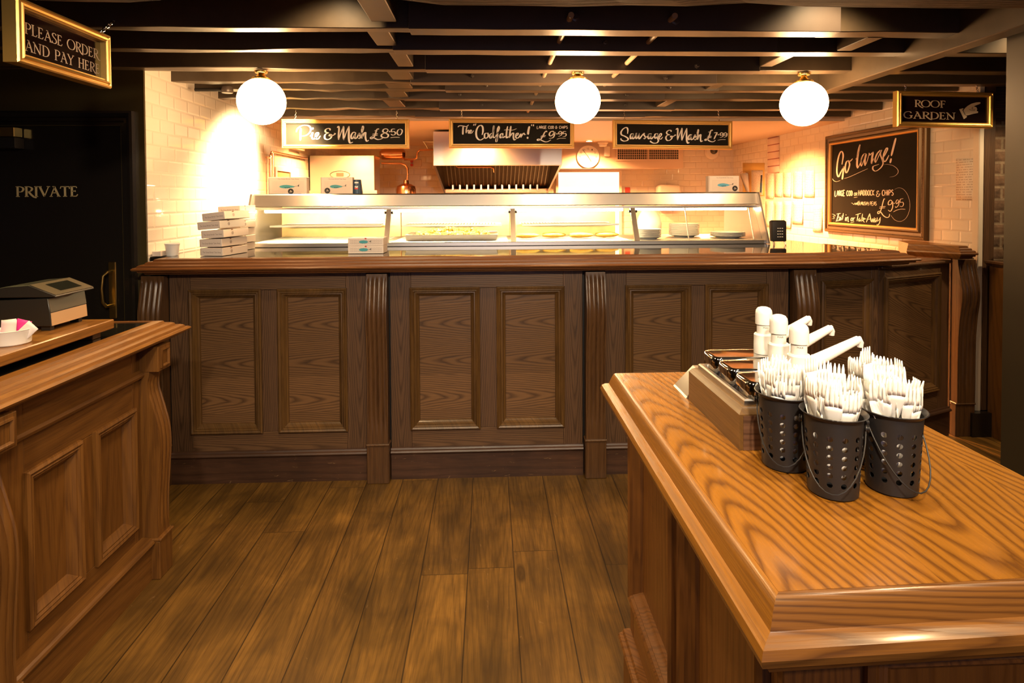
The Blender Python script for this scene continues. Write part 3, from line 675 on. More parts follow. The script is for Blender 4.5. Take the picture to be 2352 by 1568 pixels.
# --- left counter with the glass-black inset
XL = -1.375
PM = dict(panel='pine_z', stile='pine_z', rail='pine_y', mould='pine_z', skirt='pine_y')
t = thing('pay_counter', 'pine panelled pay counter at left with glossy black inset top', 'counter', (-1.7, 1.9, 0))
joinery(t, (XL, 1.0, 0), (0, 1, 0), (1, 0, 0), 1.46, [(0.767, 1.007), (1.07, 1.307)], 0.227, 0.70, 0.925, 0.165, PM, 0.135, 0.035, [(.567, .663), (1.347, 1.443)])
mb = MB(); mb.sweep([(XL, 1.66), (XL, 2.35)], [(0, .80), (.006, .80), (.016, .806), (.02, .816), (.016, .826), (.006, .83), (0, .834)]); mb.build('bead_moulding', 'pine_y', t)
MB().box(-2.3, XL - .03, 0.9, 2.46, 0, .92).build('carcass', 'black_matt', t, smooth=0)
MB().box(XL - .03, XL - .001, 2.443, 2.46, 0, .92).build('end_panel', 'pine_z', t, smooth=0)
LP = [(.925, .04), (.86, .04), (.815, .036), (.78, .030), (.74, .032), (.68, .048), (.6, .068), (.52, .074), (.42, .068), (.3, .06), (.165, .058)]
for y0 in (2.35, 1.57):
    corbel(t, (XL, y0, 0), (0, 1, 0), (1, 0, 0), .085, LP, .80, .2, 3, 'pine_z', .165, .068, (.826, .925, .074), 0.005)
LIPL = [(q, z - .198) for q, z in LIP]
mitred(t, [(-1.41, 0.9), (-1.41, 2.46), (-2.3, 2.46)], LIPL, 'edge_x', 'edge_y')
MB().box(-2.3, -1.397, 0.9, 2.473, .921, .997).build('polished_slab', 'black_stone', t, smooth=0)['label'] = 'polished black inset top'

# --- condiment island
IM = dict(panel='island_panel', stile='island_stile', rail='island_rail', mould='island_stile', skirt='island_stile')
IL = dict(IM); IL['rail'] = 'edge_y'
t = thing('condiment_island', 'golden oak island unit in the foreground carrying sauces and cutlery', 'counter', (0.68, 1.24, 0))
joinery(t, (.412, 1.70, 0), (0, -1, 0), (-1, 0, 0), 0.90, [(.035, .43), (.475, .862)], .34, .845, .892, .2, IL, .19, .02)
joinery(t, (.412, .80, 0), (1, 0, 0), (0, -1, 0), .545, [(.115, .48)], .3, .868, .892, .2, IM, .19, .02)
MB().box(.436, .955, .825, 1.70, 0, .9).build('carcass', 'island_panel', t, smooth=0)
ILIP = [(-.03, .9795), (0, .9795), (.005, .976), (.010, .966), (.018, .944), (.027, .941), (.036, .934), (.040, .923), (.037, .912), (.027, .905), (.02, .893), (-.03, .893)]
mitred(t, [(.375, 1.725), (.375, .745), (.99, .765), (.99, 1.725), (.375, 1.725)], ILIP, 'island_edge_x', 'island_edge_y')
mb = MB().prism([(.379, 1.721, .895), (.379, .750, .895), (.986, .770, .895), (.986, 1.721, .895)], (0, 0, .085)); mb.build('worktop', 'island_top', t, smooth=0)
# ------------------------------------------------------------------ things on the island
ZI = 0.98
def fork_mesh():
    mb = MB()
    def yc(z): return 0.010 * math.sin(max(0, (z - .085)) / .08 * 2.4) - 0.004
    prof = [(0, .0075), (.02, .0075), (.06, .006), (.085, .0055), (.098, .0085), (.108, .012), (.12, .0135), (.128, .0135)]
    rows = []
    for z, w_ in prof: rows.append([(-w_, yc(z) - .0015, z), (-w_ * .5, yc(z), z), (0, yc(z) + .0004, z), (w_ * .5, yc(z), z), (w_, yc(z) - .0015, z)])
    mb.grid(rows)
    for i in range(4):
        c = -.0135 + .0034 + i * .0067
        mb.grid([[(c - .0029 * k, yc(z), z), (c + .0029 * k, yc(z), z)] for z, k in ((.128, 1.05), (.138, .95), (.15, .8), (.159, .25))])
    ob = mb.build('disposable_fork', 'cutlery_white', None, smooth=60, recalc=False, solid=.0013); return ob
fork0 = fork_mesh(); used = [False]
def bucket(cx, cy, label, ear, seed):
    t = thing('cutlery_bucket', label, 'bucket', (cx, cy, ZI), 'perforated cutlery buckets')
    rb, rt, h = .0405, .0475, .138; nc, nr = 12, 6; mb = MB(); rd = random.Random(seed); rot = rd.uniform(0, 1)
    def P(a, z): r = rb + (rt - rb) * z / h; return (cx + r * math.cos(a), cy + r * math.sin(a), ZI + z)
    z0, z1 = .020, .116; da = 2 * PI / nc; dz = (z1 - z0) / nr; K = 24
    th_ = .0013; rims = MB()
    def Q(a, z, off): r = rb + (rt - rb) * z / h - off; return (cx + r * math.cos(a), cy + r * math.sin(a), ZI + z)
    for off in (0, th_):
        for i in range(nc):
            for j in range(nr):
                ac, zc = (i + .5) * da + rot, z0 + (j + .5) * dz; rin = []; rout = []
                for k in range(K):
                    th = 2 * PI * k / K; c, s_ = math.cos(th), math.sin(th); q = 1 / max(abs(c), abs(s_))
                    rin.append(Q(ac + .0049 * c / .044, zc + .0049 * s_, off)); rout.append(Q(ac + c * q * da / 2, zc + s_ * q * dz / 2, off))
                mb.grid([rout, rin] if off == 0 else [rin, rout], cv=True)
                if off: rims.grid([rin, [Q(ac + .0049 * math.cos(2 * PI * k / K) / .044, zc + .0049 * math.sin(2 * PI * k / K), 0) for k in range(K)]], cv=True)
        n = nc * 6
        for zs in ((.003, z0), (z1, .127, h)):
            rr = [[Q(2 * PI * k / n + rot, z, off) for k in range(n)] for z in zs]; mb.grid(rr if off == 0 else rr[::-1], cv=True)
    ob = mb.build('perforated_body', 'black_bucket', t, smooth=60, recalc=False)
    me = ob.data; nn_ = []
    for pl in me.polygons:
        sg = 1 if pl.index < len(me.polygons) // 2 else -1
        for li in pl.loop_indices:
            co = me.vertices[me.loops[li].vertex_index].co; d = V((co.x, co.y, 0)).normalized() * sg; nn_.append((d.x, d.y, .03 * -sg))
    me.normals_split_custom_set(nn_)
    rims.build('hole_edges', 'black_bucket', ob, smooth=0)
    mb = MB(); mb.lathe([(.0001, .0005), (rb - .004, .0), (rb - .001, .002), (rb + .0003, .006), (rb - .002, .006), (.0001, .004)], (cx, cy, ZI), 40, caps=False); mb.build('base', 'black_bucket', t)
    mb = MB(); mb.lathe([(rt, .136), (rt + .003, .139), (rt + .0065, .1425), (rt + .0075, .1435), (rt + .006, .1445), (rt + .002, .141), (rt - .001, .1375)], (cx, cy, ZI), 48, caps=False); mb.build('rim', 'black_bucket', t)
    ex, ey = math.cos(ear), math.sin(ear); zt = ZI + .1215; re = rt + .002; mb = MB()
    fx, fy = ey, -ex
    pts = []
    for k in range(17):
        ph = PI * k / 16; s_ = math.sin(ph); c = math.cos(ph)
        dn = .10 * s_; out = .012 * s_ + (rt + .004) * s_
        pts.append((cx + ex * re * c + fx * out, cy + ey * re * c + fy * out, zt - dn))
    mb.tube(pts, .0013, 8); hb = mb.build('wire_handle', 'black_bucket', t)
    for sg in (1, -1):
        e = MB(); c0 = V((cx + ex * (re - .002) * sg, cy + ey * (re - .002) * sg, zt)); e.lathe([(.0045, 0), (.006, .002), (.005, .006), (.0001, .008)], c0, 12, (ex * sg, ey * sg, 0)); 
        e.tube([c0 + V((ex * sg * .006 + fx * .006 * math.cos(q), ey * sg * .006 + fy * .006 * math.cos(q), .006 * math.sin(q))) for q in [2 * PI * k / 12 for k in range(12)]], .0012, 6, True)
        e.build('handle_ear', 'black_bucket', hb)
    return t
def fill(cx, cy, n, label, group, seed, extra=0.0, raised=0):
    rd = random.Random(seed)
    for i in range(n):
        ring = i < 14; j = i - 14
        r = .028 if ring else .025 * math.sqrt((j + .6) / (n - 14)); a = (i * 2 * PI / 14 if ring else j * 2.39996) + seed
        x, y = r * math.cos(a), r * math.sin(a); k = r / .034
        o = fork0 if not used[0] else fork0.copy()
        if used[0]: COL.objects.link(o)
        used[0] = True
        lift = .016 + rd.uniform(0, .04) * (1 - .3 * k) + (.035 if i < raised else 0) + extra
        o.location = (cx + x, cy + y, ZI + lift)
        if ring: o.rotation_euler = (-.045 - rd.uniform(0, .03), rd.uniform(-.05, .05), a - PI / 2)
        else: o.rotation_euler = (-y * 2.6 + rd.uniform(-.08, .08), x * 2.6 + rd.uniform(-.08, .08), rd.uniform(-.45, .45) - .25 + (0 if rd.random() < .8 else PI / 2))
        tag(o, label, 'fork', group)
BK = [(.605, 1.005, 'black perforated bucket nearest the camera, full of white forks', -.55, 1),
      (.717, 1.012, 'black perforated bucket at the right of the group, full of white forks', 0.1, 2),
      (.572, 1.111, 'black perforated bucket touching the wooden sauce station, full of white forks', -.5, 3),
      (.757, 1.12, 'black perforated bucket hidden behind the other three buckets', .4, 4)]
for b in BK: bucket(*b)
fill(.605, 1.005, 34, 'white disposable fork standing in the bucket nearest the camera', 'forks in the nearest bucket', 1, .004, 3)
fill(.717, 1.012, 34, 'white disposable fork standing in the right hand bucket', 'forks in the right bucket', 2, .006, 2)
fill(.572, 1.111, 34, 'white disposable fork standing in the bucket beside the sauce station', 'forks in the bucket by the sauces', 3, .0)
fill(.757, 1.12, 28, 'white disposable fork standing in the bucket behind the other three', 'forks in the rear bucket', 4, .0)

# sauce station: brown wooden box, steel bain marie top, three pans with lids
t = thing('sauce_station', 'brown wooden sauce box with three chrome lidded pans', 'sauce station', (.635, 1.32, ZI))
x0, x1, y0, y1 = .512, .745, 1.178, 1.485
mb = MB(); rows = []
for q, z in ((0, 0), (0, .074), (.006, .082), (.012, .086)): rows.append([(x0 + q, y0 + q, ZI + z), (x1 - q, y0 + q, ZI + z), (x1 - q, y1 - q, ZI + z), (x0 + q, y1 - q, ZI + z)])
mb.grid(rows, cv=True); mb.f.append((12, 13, 14, 15)); mb.f.append((0, 1, 2, 3)); mb.build('wooden_box', 'gilt_brown', t, smooth=20)
MB().box(x0 + .008, x1 - .008, y0 - .0012, y0 + .002, ZI + .0005, ZI + .072).build('end_board', 'walnut', t, smooth=0)
mb = MB(); mb.frame((x0 + .018, y0 + .018, ZI + .082), (1, 0, 0), (0, 1, 0), (0, 0, 1), x1 - x0 - .036, y1 - y0 - .036, [(0, 0), (0, .014), (.003, .017), (.010, .017), (.012, .012)])
mb.build('steel_surround', 'steel', t, smooth=20)
MB().box(x0 + .028, x1 - .028, y0 + .028, y1 - .028, ZI + .08, ZI + .0945).build('black_well', 'black_gloss', t)
PY = [1.238, 1.335, 1.432]
for y in PY:
    mb = MB(); a, b = .092, .043
    def ring(k, z, rr=.022):
        pts = []
        for cxs, cys, a0 in ((1, 1, 0), (-1, 1, 90), (-1, -1, 180), (1, -1, 270)):
            for q in range(5):
                th = R_(a0 + q * 22.5); pts.append((.632 + cxs * (a - rr) + (rr - k) * math.cos(th) - 0 * cxs, y + cys * (b - rr) + (rr - k) * math.sin(th), ZI + z))
        return pts
    rows = [ring(.006, .094), ring(.006, .110), ring(0, .112), ring(0, .127), ring(.002, .131), ring(.005, .133), ring(.012, .1325)]
    mb.grid(rows, cv=True); n = len(rows[0]); mb.f.append(tuple(range(6 * n, 7 * n))); mb.build('pan_lid', 'chrome', t, smooth=40)
tz = ZI + .133
def pump():
    t = thing('sauce_pump', 'white plastic sauce pump', 'pump', (0, 0, 0), 'sauce pumps')
    MB().lathe([(.0235, 0), (.0235, .028), (.0232, .029), (.0232, .046), (.021, .049), (.0155, .05)], (0, 0, 0), 32).build('collar', 'white_plastic', t)
    MB().lathe([(.0165, .048), (.0165, .078)], (0, 0, 0), 32).build('barrel', 'white_plastic', t)
    MB().lathe([(.0185, .072), (.0198, .0725), (.0198, .099), (.0185, .107), (.0145, .1125), (.008, .115), (.0001, .1155)], (0, 0, 0), 32).build('pump_head', 'white_plastic', t)
    sp = MB().tube([(.015, 0, .022), (.03, 0, .029), (.135, 0, .077)], [.016, .0145, .0085], 16).build('spout', 'white_plastic', t)
    MB().tube([(.128, 0, .074), (.136, 0, .0765), (.139, 0, .070), (.139, 0, .060)], [.0085, .0082, .0072, .006], 14).build('nozzle', 'white_plastic', sp)
    return t
p0 = pump(); mk = MB(); font_mesh(mk, 'MAR', lambda u, v: (.01665 * math.sin(u), -.01665 * math.cos(u), v), -.75, .05, .0635, .006); mk.build('print', 'ink_black', p0, smooth=0)
LB = ['white sauce pump on the pan lid nearest the forks', 'white sauce pump on the middle pan lid', 'white sauce pump on the pan lid farthest from the forks']
for k, (px, y) in enumerate(((.668, PY[0]), (.672, PY[1]), (.683, PY[2]))):
    if k == 0: p0.location = (px, y, tz); p0['label'] = LB[0]; p0.rotation_euler = (0, 0, R_(2))
    else: dup(p0, (px, y, tz), R_((0, 8, 14)[k]), LB[k])
t = thing('drip_tray', 'sloping steel tray behind the wooden sauce box', 'tray', (.55, 1.56, ZI))
MB().prism([(.508, 1.60, ZI), (.508, 1.495, ZI), (.512, 1.495, ZI + .004), (.545, 1.495, ZI + .07), (.545, 1.55, ZI + .07), (.512, 1.60, ZI + .004)], (.12, 0, 0)).build('tray_body', 'steel', t, smooth=0)
t = thing('sauce_tub', 'small white tub behind the sauce pumps', 'tub', (.672, 1.575, ZI))
MB().lathe([(.016, 0), (.02, .085), (.021, .086), (.021, .092), (.019, .096), (.0001, .098)], (.672, 1.575, ZI), 24).build('tub_body', 'white_plastic', t)

# ------------------------------------------------------------------ things on the pay counter
ZC = 0.997
t = thing('riser_shelf', 'rough pine plank shelf raised on blocks on the pay counter', 'shelf', (-1.58, 1.7, ZC))
MB().box(-1.80, -1.395, 1.0, 2.235, 1.026, 1.06).build('plank', 'edge_y', t, bevel=.003)
for y in (1.15, 2.17): MB().box(-1.79, -1.432, y, y + .045, ZC + .0003, 1.026).build('block', 'pine_y', t, bevel=.002)
ZP = 1.0605
t = thing('cash_register', 'black till with sloping customer display on the pine riser shelf', 'till', (-1.62, 2.12, ZP))
ya, yb = 2.035, 2.215
mb = MB().prism([(-1.478, ya, 1.077), (-1.70, ya, 1.077), (-1.70, ya, 1.165), (-1.487, ya, 1.172), (-1.481, ya, 1.123)], (0, yb - ya, 0)); mb.build('case', 'printer_black', t, bevel=.002)
mb = MB().prism([(-1.4765, ya + .003, 1.078), (-1.4795, ya + .003, 1.121), (-1.484, ya + .003, 1.121), (-1.481, ya + .003, 1.078)], (0, yb - ya - .006, 0)); mb.build('front_panel', 'printer_light', t, smooth=0)['label'] = 'pale tan lower front panel'
mb = MB().prism([(-1.4795, ya + .002, 1.124), (-1.486, ya + .002, 1.170), (-1.49, ya + .002, 1.170), (-1.484, ya + .002, 1.124)], (0, yb - ya - .004, 0)); mb.build('paper_door', 'printer_tan', t, smooth=0)
mb = MB().prism([(-1.455, ya - .006, 1.176), (-1.458, ya - .006, 1.182), (-1.545, ya - .006, 1.218), (-1.62, ya - .006, 1.213), (-1.98, ya - .006, 1.135), (-1.98, ya - .006, 1.112), (-1.64, ya - .006, 1.176)], (0, yb - ya + .012, 0)); hood = mb.build('display_hood', 'printer_black', t, bevel=.002)
u = V((-1.458, 0, 1.1825)); wv = V((-1.543, 0, 1.2177)); d = wv - u
nv = V((.036, 0, .087)).normalized()
mb = MB(); mb.obox(V((u.x, ya - .004, u.z)) + nv * .0002, d, (0, yb - ya + .008, 0), nv * .0012); mb.build('hood_face', 'printer_tan', hood, smooth=0)
mb = MB(); mb.obox(V((u.x, ya + .045, u.z)) + d * .22 + nv * .0014, d * .6, (0, .105, 0), nv * .0008); mb.build('display_window', 'lcd', hood, smooth=0)
for y in (ya + .012, yb - .03): MB().box(-1.52, -1.49, y, y + .018, ZP, 1.0775).build('foot', 'printer_black', t)
t = thing('sachet_pot', 'low white pot of pink and white sachets on the riser shelf', 'pot', (-1.475, 1.865, ZP))
MB().lathe([(.046, 0), (.049, .003), (.052, .042), (.054, .045), (.052, .046), (.049, .042), (.046, .006), (.0001, .006)], (-1.475, 1.865, ZP), 40, caps=False).build('pot_body', 'white_plastic', t)
rd = random.Random(5)
sach = [(-.030, -.02, -.5, 'sachet_pink', 'pink sachet leaning over the near left rim of the white pot'), (-.012, .0, .1, 'sachet_white', 'tall white sachet standing upright in the white pot'), (.012, .012, .35, 'sachet_pink', 'pink sachet standing at the back of the white pot'),
        (.028, -.006, .75, 'sachet_white', 'white sachet lying over the right rim of the white pot'), (-.01, .022, -.1, 'sachet_white', 'white sachet behind the upright one in the white pot'), (-.036, .008, -1.0, 'sachet_white', 'white sachet hanging over the far left rim of the white pot')]
for x, y, tl, mt, lab in sach:
    mb = MB(); rows = [[(-.019, 0, z), (0, .003 if 0 < i < 3 else 0, z), (.019, 0, z)] for i, z in enumerate((0, .01, .05, .062))]
    mb.grid(rows); o = mb.build('sachet', mt, None, recalc=False, solid=.002); o.location = (-1.475 + x * .8, 1.865 + y, ZP + .012); o.rotation_euler = (rd.uniform(-.2, .2), tl, rd.uniform(-.4, .4) + PI * .0)
    tag(o, lab, 'sachet', 'sachets in the white pot')

# ------------------------------------------------------------------ hanging signs
def chain(root, a, b, name='chain', r=.0016, size=.013):
    a, b = V(a), V(b); L = (b - a).length; d = (b - a).normalized(); n = max(2, int(L / (size * .78))); mb = MB()
    s1 = d.cross(V((0, 1, 0.01))).normalized(); s2 = d.cross(s1)
    for i in range(n):
        c = a.lerp(b, (i + .5) / n); u = s1 if i % 2 else s2; hl = L / n * .62; hw = size * .3
        mb.tube([c + d * (hl * math.sin(2 * PI * k / 12)) + u * (hw * math.cos(2 * PI * k / 12)) for k in range(12)], r, 6, True)
    return mb.build(name, 'chain_metal', root)
FRM = [(.0, -.03), (.0, .0), (.004, .006), (.009, .008), (.011, .004), (.014, .004), (.017, .010), (.023, .008), (.026, .003), (.030, .003), (.031, -.006)]
def board_sign(name, label, o, ux, uy, nn, w, h, mframe, mboard, group=None, thick=.03, rec=.006):
    o = V(o); ux = V(ux).normalized(); uy = V(uy).normalized(); nn = V(nn).normalized()
    t = thing(name, label, 'sign', o + ux * w / 2, group)
    pr = [(p, max(-thick, q) if q > -.03 else -thick) for p, q in FRM]; pr[-1] = (.031, -rec - .004)
    mb = MB(); mb.frame(o, ux, uy, nn, w, h, pr); mb.build('frame', mframe, t, smooth=25)
    mb = MB(); mb.obox(o + ux * .004 + uy * .004 - nn * thick, ux * (w - .008), uy * (h - .008), nn * (thick - rec)); mb.build('board', mboard, t, smooth=0)
    return t
YS = 4.47
def menu(label, x0, x1, yl0, yr0, yl1, chains_px, sketches):
    A = ony(x0, yl1, YS); B = ony(x1, yl1 + (yr0 - yl0) * .6, YS); T = ony(x0, yl0, YS)
    ux = B - A; w = ux.length; h = T.z - A.z
    t = board_sign('menu_board', label, A, ux, (0, 0, 1), (0, -1, 0), w, h, 'gold_soft', 'chalk_board', 'hanging menu boards', .028)
    mb = MB()
    for sx, sy, sc, thick, thin, strokes in sketches:
        brush(mb, strokes, lambda u, v: ony(sx + u * sc, sy + v * sc, YS + .0048), thick, thin)
    mb.build('lettering', 'chalk', t, smooth=0, recalc=False)
    for px in chains_px:
        p = ony(px, yl0 + 4, YS + .02); chain(t, (p.x, p.y + .012, p.z - .004), (p.x, p.y + .03, ZJ), size=.016)
    return t
PIE = [[(305, 290), (330, 230), (390, 185), (460, 170), (530, 185), (562, 235), (540, 300), (490, 340), (430, 358), (365, 358)], [1.1, (385, 220), (382, 300), (378, 435)],
 [(545, 362), (575, 330), (592, 300), (580, 370), (600, 412), (640, 395), (690, 330), (685, 300), (655, 310), (640, 360), (655, 405), (690, 405), (728, 355)], [(600, 212), (592, 245)],
 [(898, 262), (890, 232), (850, 228), (815, 255), (820, 290), (870, 302)], [(880, 302), (820, 325), (800, 370), (815, 410), (865, 418), (910, 390), (925, 345), (895, 330), (885, 355), (940, 350), (985, 320), (965, 310)],
 [(1020, 215), (1042, 190), (1052, 230), (1045, 330), (1045, 425)], [.6, (1048, 420), (1090, 290), (1130, 185)], [1.15, (1130, 185), (1128, 300), (1135, 430)], [.6, (1135, 430), (1180, 290), (1225, 185)], [1.15, (1225, 185), (1222, 330), (1225, 420), (1245, 478), (1295, 465)],
 [(1345, 300), (1300, 295), (1265, 345), (1268, 400), (1295, 395), (1335, 320)], [(1345, 300), (1325, 370), (1335, 402), (1365, 385), (1405, 310), (1405, 335), (1425, 370), (1412, 400), (1385, 395)],
 [.7, (1410, 400), (1460, 290), (1480, 210), (1465, 185), (1450, 230)], [1.1, (1450, 230), (1455, 320), (1452, 402)], [(1455, 395), (1490, 310), (1515, 300), (1512, 360), (1520, 420), (1540, 450), (1570, 430)],
 [(1745, 245), (1735, 232), (1710, 250), (1690, 310), (1660, 380), (1625, 405), (1602, 395), (1620, 375), (1660, 390), (1720, 418), (1770, 415), (1815, 395)], [(1635, 325), (1730, 320)], [(1630, 350), (1725, 345)], [(1672, 266), (1715, 268)],
 [(1905, 250), (1865, 232), (1825, 250), (1820, 285), (1870, 310), (1910, 340), (1895, 380), (1845, 388), (1795, 370), (1795, 335), (1840, 310), (1890, 285), (1905, 250)], [.7, (1935, 280)],
 [.8, (2030, 237), (1975, 240), (1968, 285), (2010, 280), (2035, 305), (2020, 335), (1985, 342), (1955, 325)], [.8, (2110, 238), (2075, 265), (2065, 310), (2090, 340), (2125, 335), (2150, 295), (2150, 255), (2110, 238)], [.7, (1948, 388), (2020, 380), (2112, 382)]]
COD = [[(208, 210), (240, 185), (300, 190), (360, 200), (405, 170)], [1.1, (305, 200), (300, 270), (298, 345)], [.9, (375, 205), (360, 260), (358, 320)], [.8, (358, 315), (385, 270), (405, 270), (400, 315), (420, 320), (450, 280), (440, 262), (420, 290), (425, 318), (455, 318), (492, 272)],
 [.7, (505, 150), (488, 185)], [.7, (535, 145), (518, 185)],
 [1.15, (645, 350), (660, 290), (655, 210), (620, 178), (570, 210), (540, 290), (545, 380), (580, 430), (625, 440), (680, 405)], [(735, 320), (695, 330), (690, 390), (715, 412), (755, 375), (750, 325), (735, 320)], [.6, (750, 335), (790, 350)],
 [(820, 320), (785, 350), (785, 400), (810, 405), (840, 340)], [1.1, (855, 180), (848, 260), (842, 370), (860, 400), (880, 390)], [.7, (835, 330), (860, 240), (862, 180)],
 [.7, (880, 390), (920, 320), (955, 240), (950, 190)], [1.1, (945, 190), (925, 250), (920, 360), (910, 460), (900, 465), (905, 420), (940, 360)],
 [(1010, 320), (975, 345), (970, 395), (990, 400), (1020, 345)], [(1020, 320), (1012, 385), (1030, 400), (1060, 370)], [1.1, (1105, 195), (1088, 290), (1082, 390), (1098, 402), (1120, 380)], [1.1, (1165, 190), (1150, 290), (1138, 402)], [.7, (1040, 265), (1100, 258), (1190, 265), (1268, 238)],
 [(1140, 395), (1180, 330), (1210, 320), (1208, 390), (1225, 440), (1260, 425)], [(1245, 385), (1290, 345), (1290, 320), (1262, 330), (1250, 385), (1275, 410), (1310, 390), (1330, 340)], [(1330, 335), (1345, 340), (1345, 400)], [.8, (1350, 390), (1380, 330), (1400, 320), (1410, 345), (1438, 340)],
 [1.4, (1498, 195), (1480, 270), (1472, 345)], [1.1, (1466, 385), (1463, 420)], [.7, (1540, 160), (1535, 190)], [.7, (1575, 160), (1568, 195)],
 [1.0, (1815, 300), (1800, 280), (1770, 310), (1740, 370), (1700, 430), (1660, 450), (1640, 438), (1665, 425), (1720, 450), (1780, 475), (1830, 470), (1885, 438)], [.9, (1705, 370), (1795, 362)], [.9, (1695, 390), (1785, 382)],
 [(1945, 320), (1920, 285), (1875, 300), (1855, 345), (1880, 370), (1920, 345), (1950, 300), (1948, 350), (1920, 400), (1850, 415)], [.7, (1993, 332)],
 [.75, (2078, 300), (2050, 285), (2025, 310), (2030, 335), (2065, 325), (2082, 295), (2075, 350), (2020, 380)], [.75, (2160, 290), (2115, 292), (2105, 330), (2145, 325), (2160, 350), (2140, 375), (2095, 382)], [.6, (1990, 428), (2050, 412), (2155, 412)]]
SAU = [[1.1, (335, 300), (342, 240), (330, 195), (300, 185), (250, 215), (215, 270), (225, 320), (290, 350), (345, 390), (330, 425), (270, 438), (220, 415), (210, 385)],
 [(440, 295), (400, 310), (385, 365), (400, 395), (430, 350), (445, 300)], [(445, 295), (430, 370), (445, 395), (480, 350), (500, 290), (490, 360), (500, 392), (530, 360), (555, 290)], [(555, 290), (545, 370), (560, 395), (600, 340), (645, 290), (640, 320), (670, 365), (655, 392), (630, 385)],
 [.7, (660, 390), (700, 350), (740, 300)], [(775, 295), (730, 310), (715, 365), (735, 395), (765, 350), (780, 300)], [(780, 295), (765, 370), (785, 395), (820, 350)], [(890, 295), (850, 310), (840, 365), (860, 385), (890, 340), (900, 300)], [1.1, (900, 295), (895, 370), (910, 430), (880, 470), (820, 475), (770, 450), (765, 430)], [.8, (905, 395), (950, 350), (970, 310), (950, 295), (925, 340), (930, 390), (960, 400), (990, 360)],
 [(1150, 265), (1140, 238), (1100, 238), (1065, 270), (1075, 305), (1120, 318)], [(1130, 318), (1070, 335), (1050, 380), (1075, 425), (1125, 420), (1160, 385), (1165, 350), (1140, 345), (1150, 365), (1195, 345), (1228, 325), (1212, 318)],
 [(1235, 225), (1262, 200), (1272, 230), (1268, 330), (1268, 420)], [.6, (1270, 415), (1310, 300), (1348, 192)], [1.15, (1348, 192), (1345, 310), (1350, 425)], [.6, (1352, 420), (1395, 300), (1438, 195)], [1.15, (1438, 195), (1435, 340), (1440, 430), (1460, 475), (1488, 460)],
 [(1530, 315), (1490, 325), (1465, 375), (1480, 412), (1510, 370), (1530, 320)], [(1532, 315), (1515, 385), (1530, 412), (1565, 385), (1592, 320), (1595, 345), (1615, 380), (1600, 412), (1575, 405)], [.7, (1600, 410), (1645, 310), (1660, 240), (1650, 222), (1638, 260)], [1.1, (1638, 260), (1645, 340), (1640, 412)], [(1645, 400), (1675, 330), (1700, 320), (1695, 385), (1705, 445), (1740, 430)],
 [(1915, 245), (1910, 230), (1885, 250), (1860, 330), (1830, 400), (1790, 425), (1780, 410), (1810, 400), (1870, 440), (1930, 450), (1975, 420)], [(1825, 345), (1905, 348)], [(1815, 370), (1900, 372)], [.8, (1838, 268), (1890, 270)],
 [1.0, (1945, 285), (2000, 280), (1985, 320), (1945, 402)], [.7, (2025, 318)], [.8, (2115, 300), (2085, 280), (2060, 305), (2070, 330), (2100, 320), (2118, 290), (2110, 350), (2055, 372)], [.8, (2188, 305), (2160, 280), (2132, 305), (2142, 330), (2172, 320), (2190, 295), (2180, 345), (2130, 370)], [.6, (2015, 422), (2080, 410), (2165, 410)]]
def caps_strokes(text, x0, x1, y0, h):
    """marker capitals in sketch space, y down"""
    out = []; adv = {'I': .3, ' ': .4, 'M': .8, '&': .8}; tot = sum(adv.get(c, .66) for c in text); k = (x1 - x0) / tot; x = x0
    for c in text:
        for st in CAPS[c]: out.append([(x + p[0] * k, y0 - p[1] * h) for p in st])
        x += adv.get(c, .66) * k
    return out
s1 = 310 / 2352; s2 = 300 / 2352; s3 = 290 / 2352
menu('framed chalkboard hanging at left reading Pie & Mash £8.50', 647, 940, 273.6, 273, 341.4, (677, 910), [(640, 265, s1, 30, 12, PIE)])
menu('framed chalkboard hanging in the middle reading The Codfather £9.95', 1031.4, 1319, 272.7, 273.5, 339.6, (1060, 1290), [(1025, 265, s2, 28, 12, COD), (1025, 265, s2, 10, 8, caps_strokes('LARGE COD & CHIPS', 1632, 2195, 238, 48))])
menu('framed chalkboard hanging at right reading Sausage & Mash £7.99', 1408, 1682, 275, 279.4, 341, (1436, 1653), [(1400, 270, s3, 28, 12, SAU)])

# sign over the pay counter, seen edge on
ox, oy, oz = -1.447, 1.877, 1.928
t = board_sign('order_sign', 'gold framed hanging sign reading PLEASE ORDER AND PAY HERE', (ox, oy, oz), (0, 1, 0), (0, 0, 1), (1, 0, 0), .448, .202, 'gold', 'sign_board', None, .042, .016)
mb = MB(); fm = lambda u, v: (ox - .0154, oy + u, oz + v)
serif_text(mb, 'PLEASE ORDER', fm, .053, .402, .103, .034); serif_text(mb, 'AND PAY HERE', fm, .053, .408, .049, .034)
mb.build('lettering', 'sign_letter', t, smooth=0, recalc=False)
chain(t, (ox - .02, oy + .035, oz + .2), (ox - .02, oy + .06, ZJ), size=.02, r=.0024); chain(t, (ox - .02, oy + .415, oz + .2), (ox - .02, 2.386, 2.205), size=.02, r=.0024)
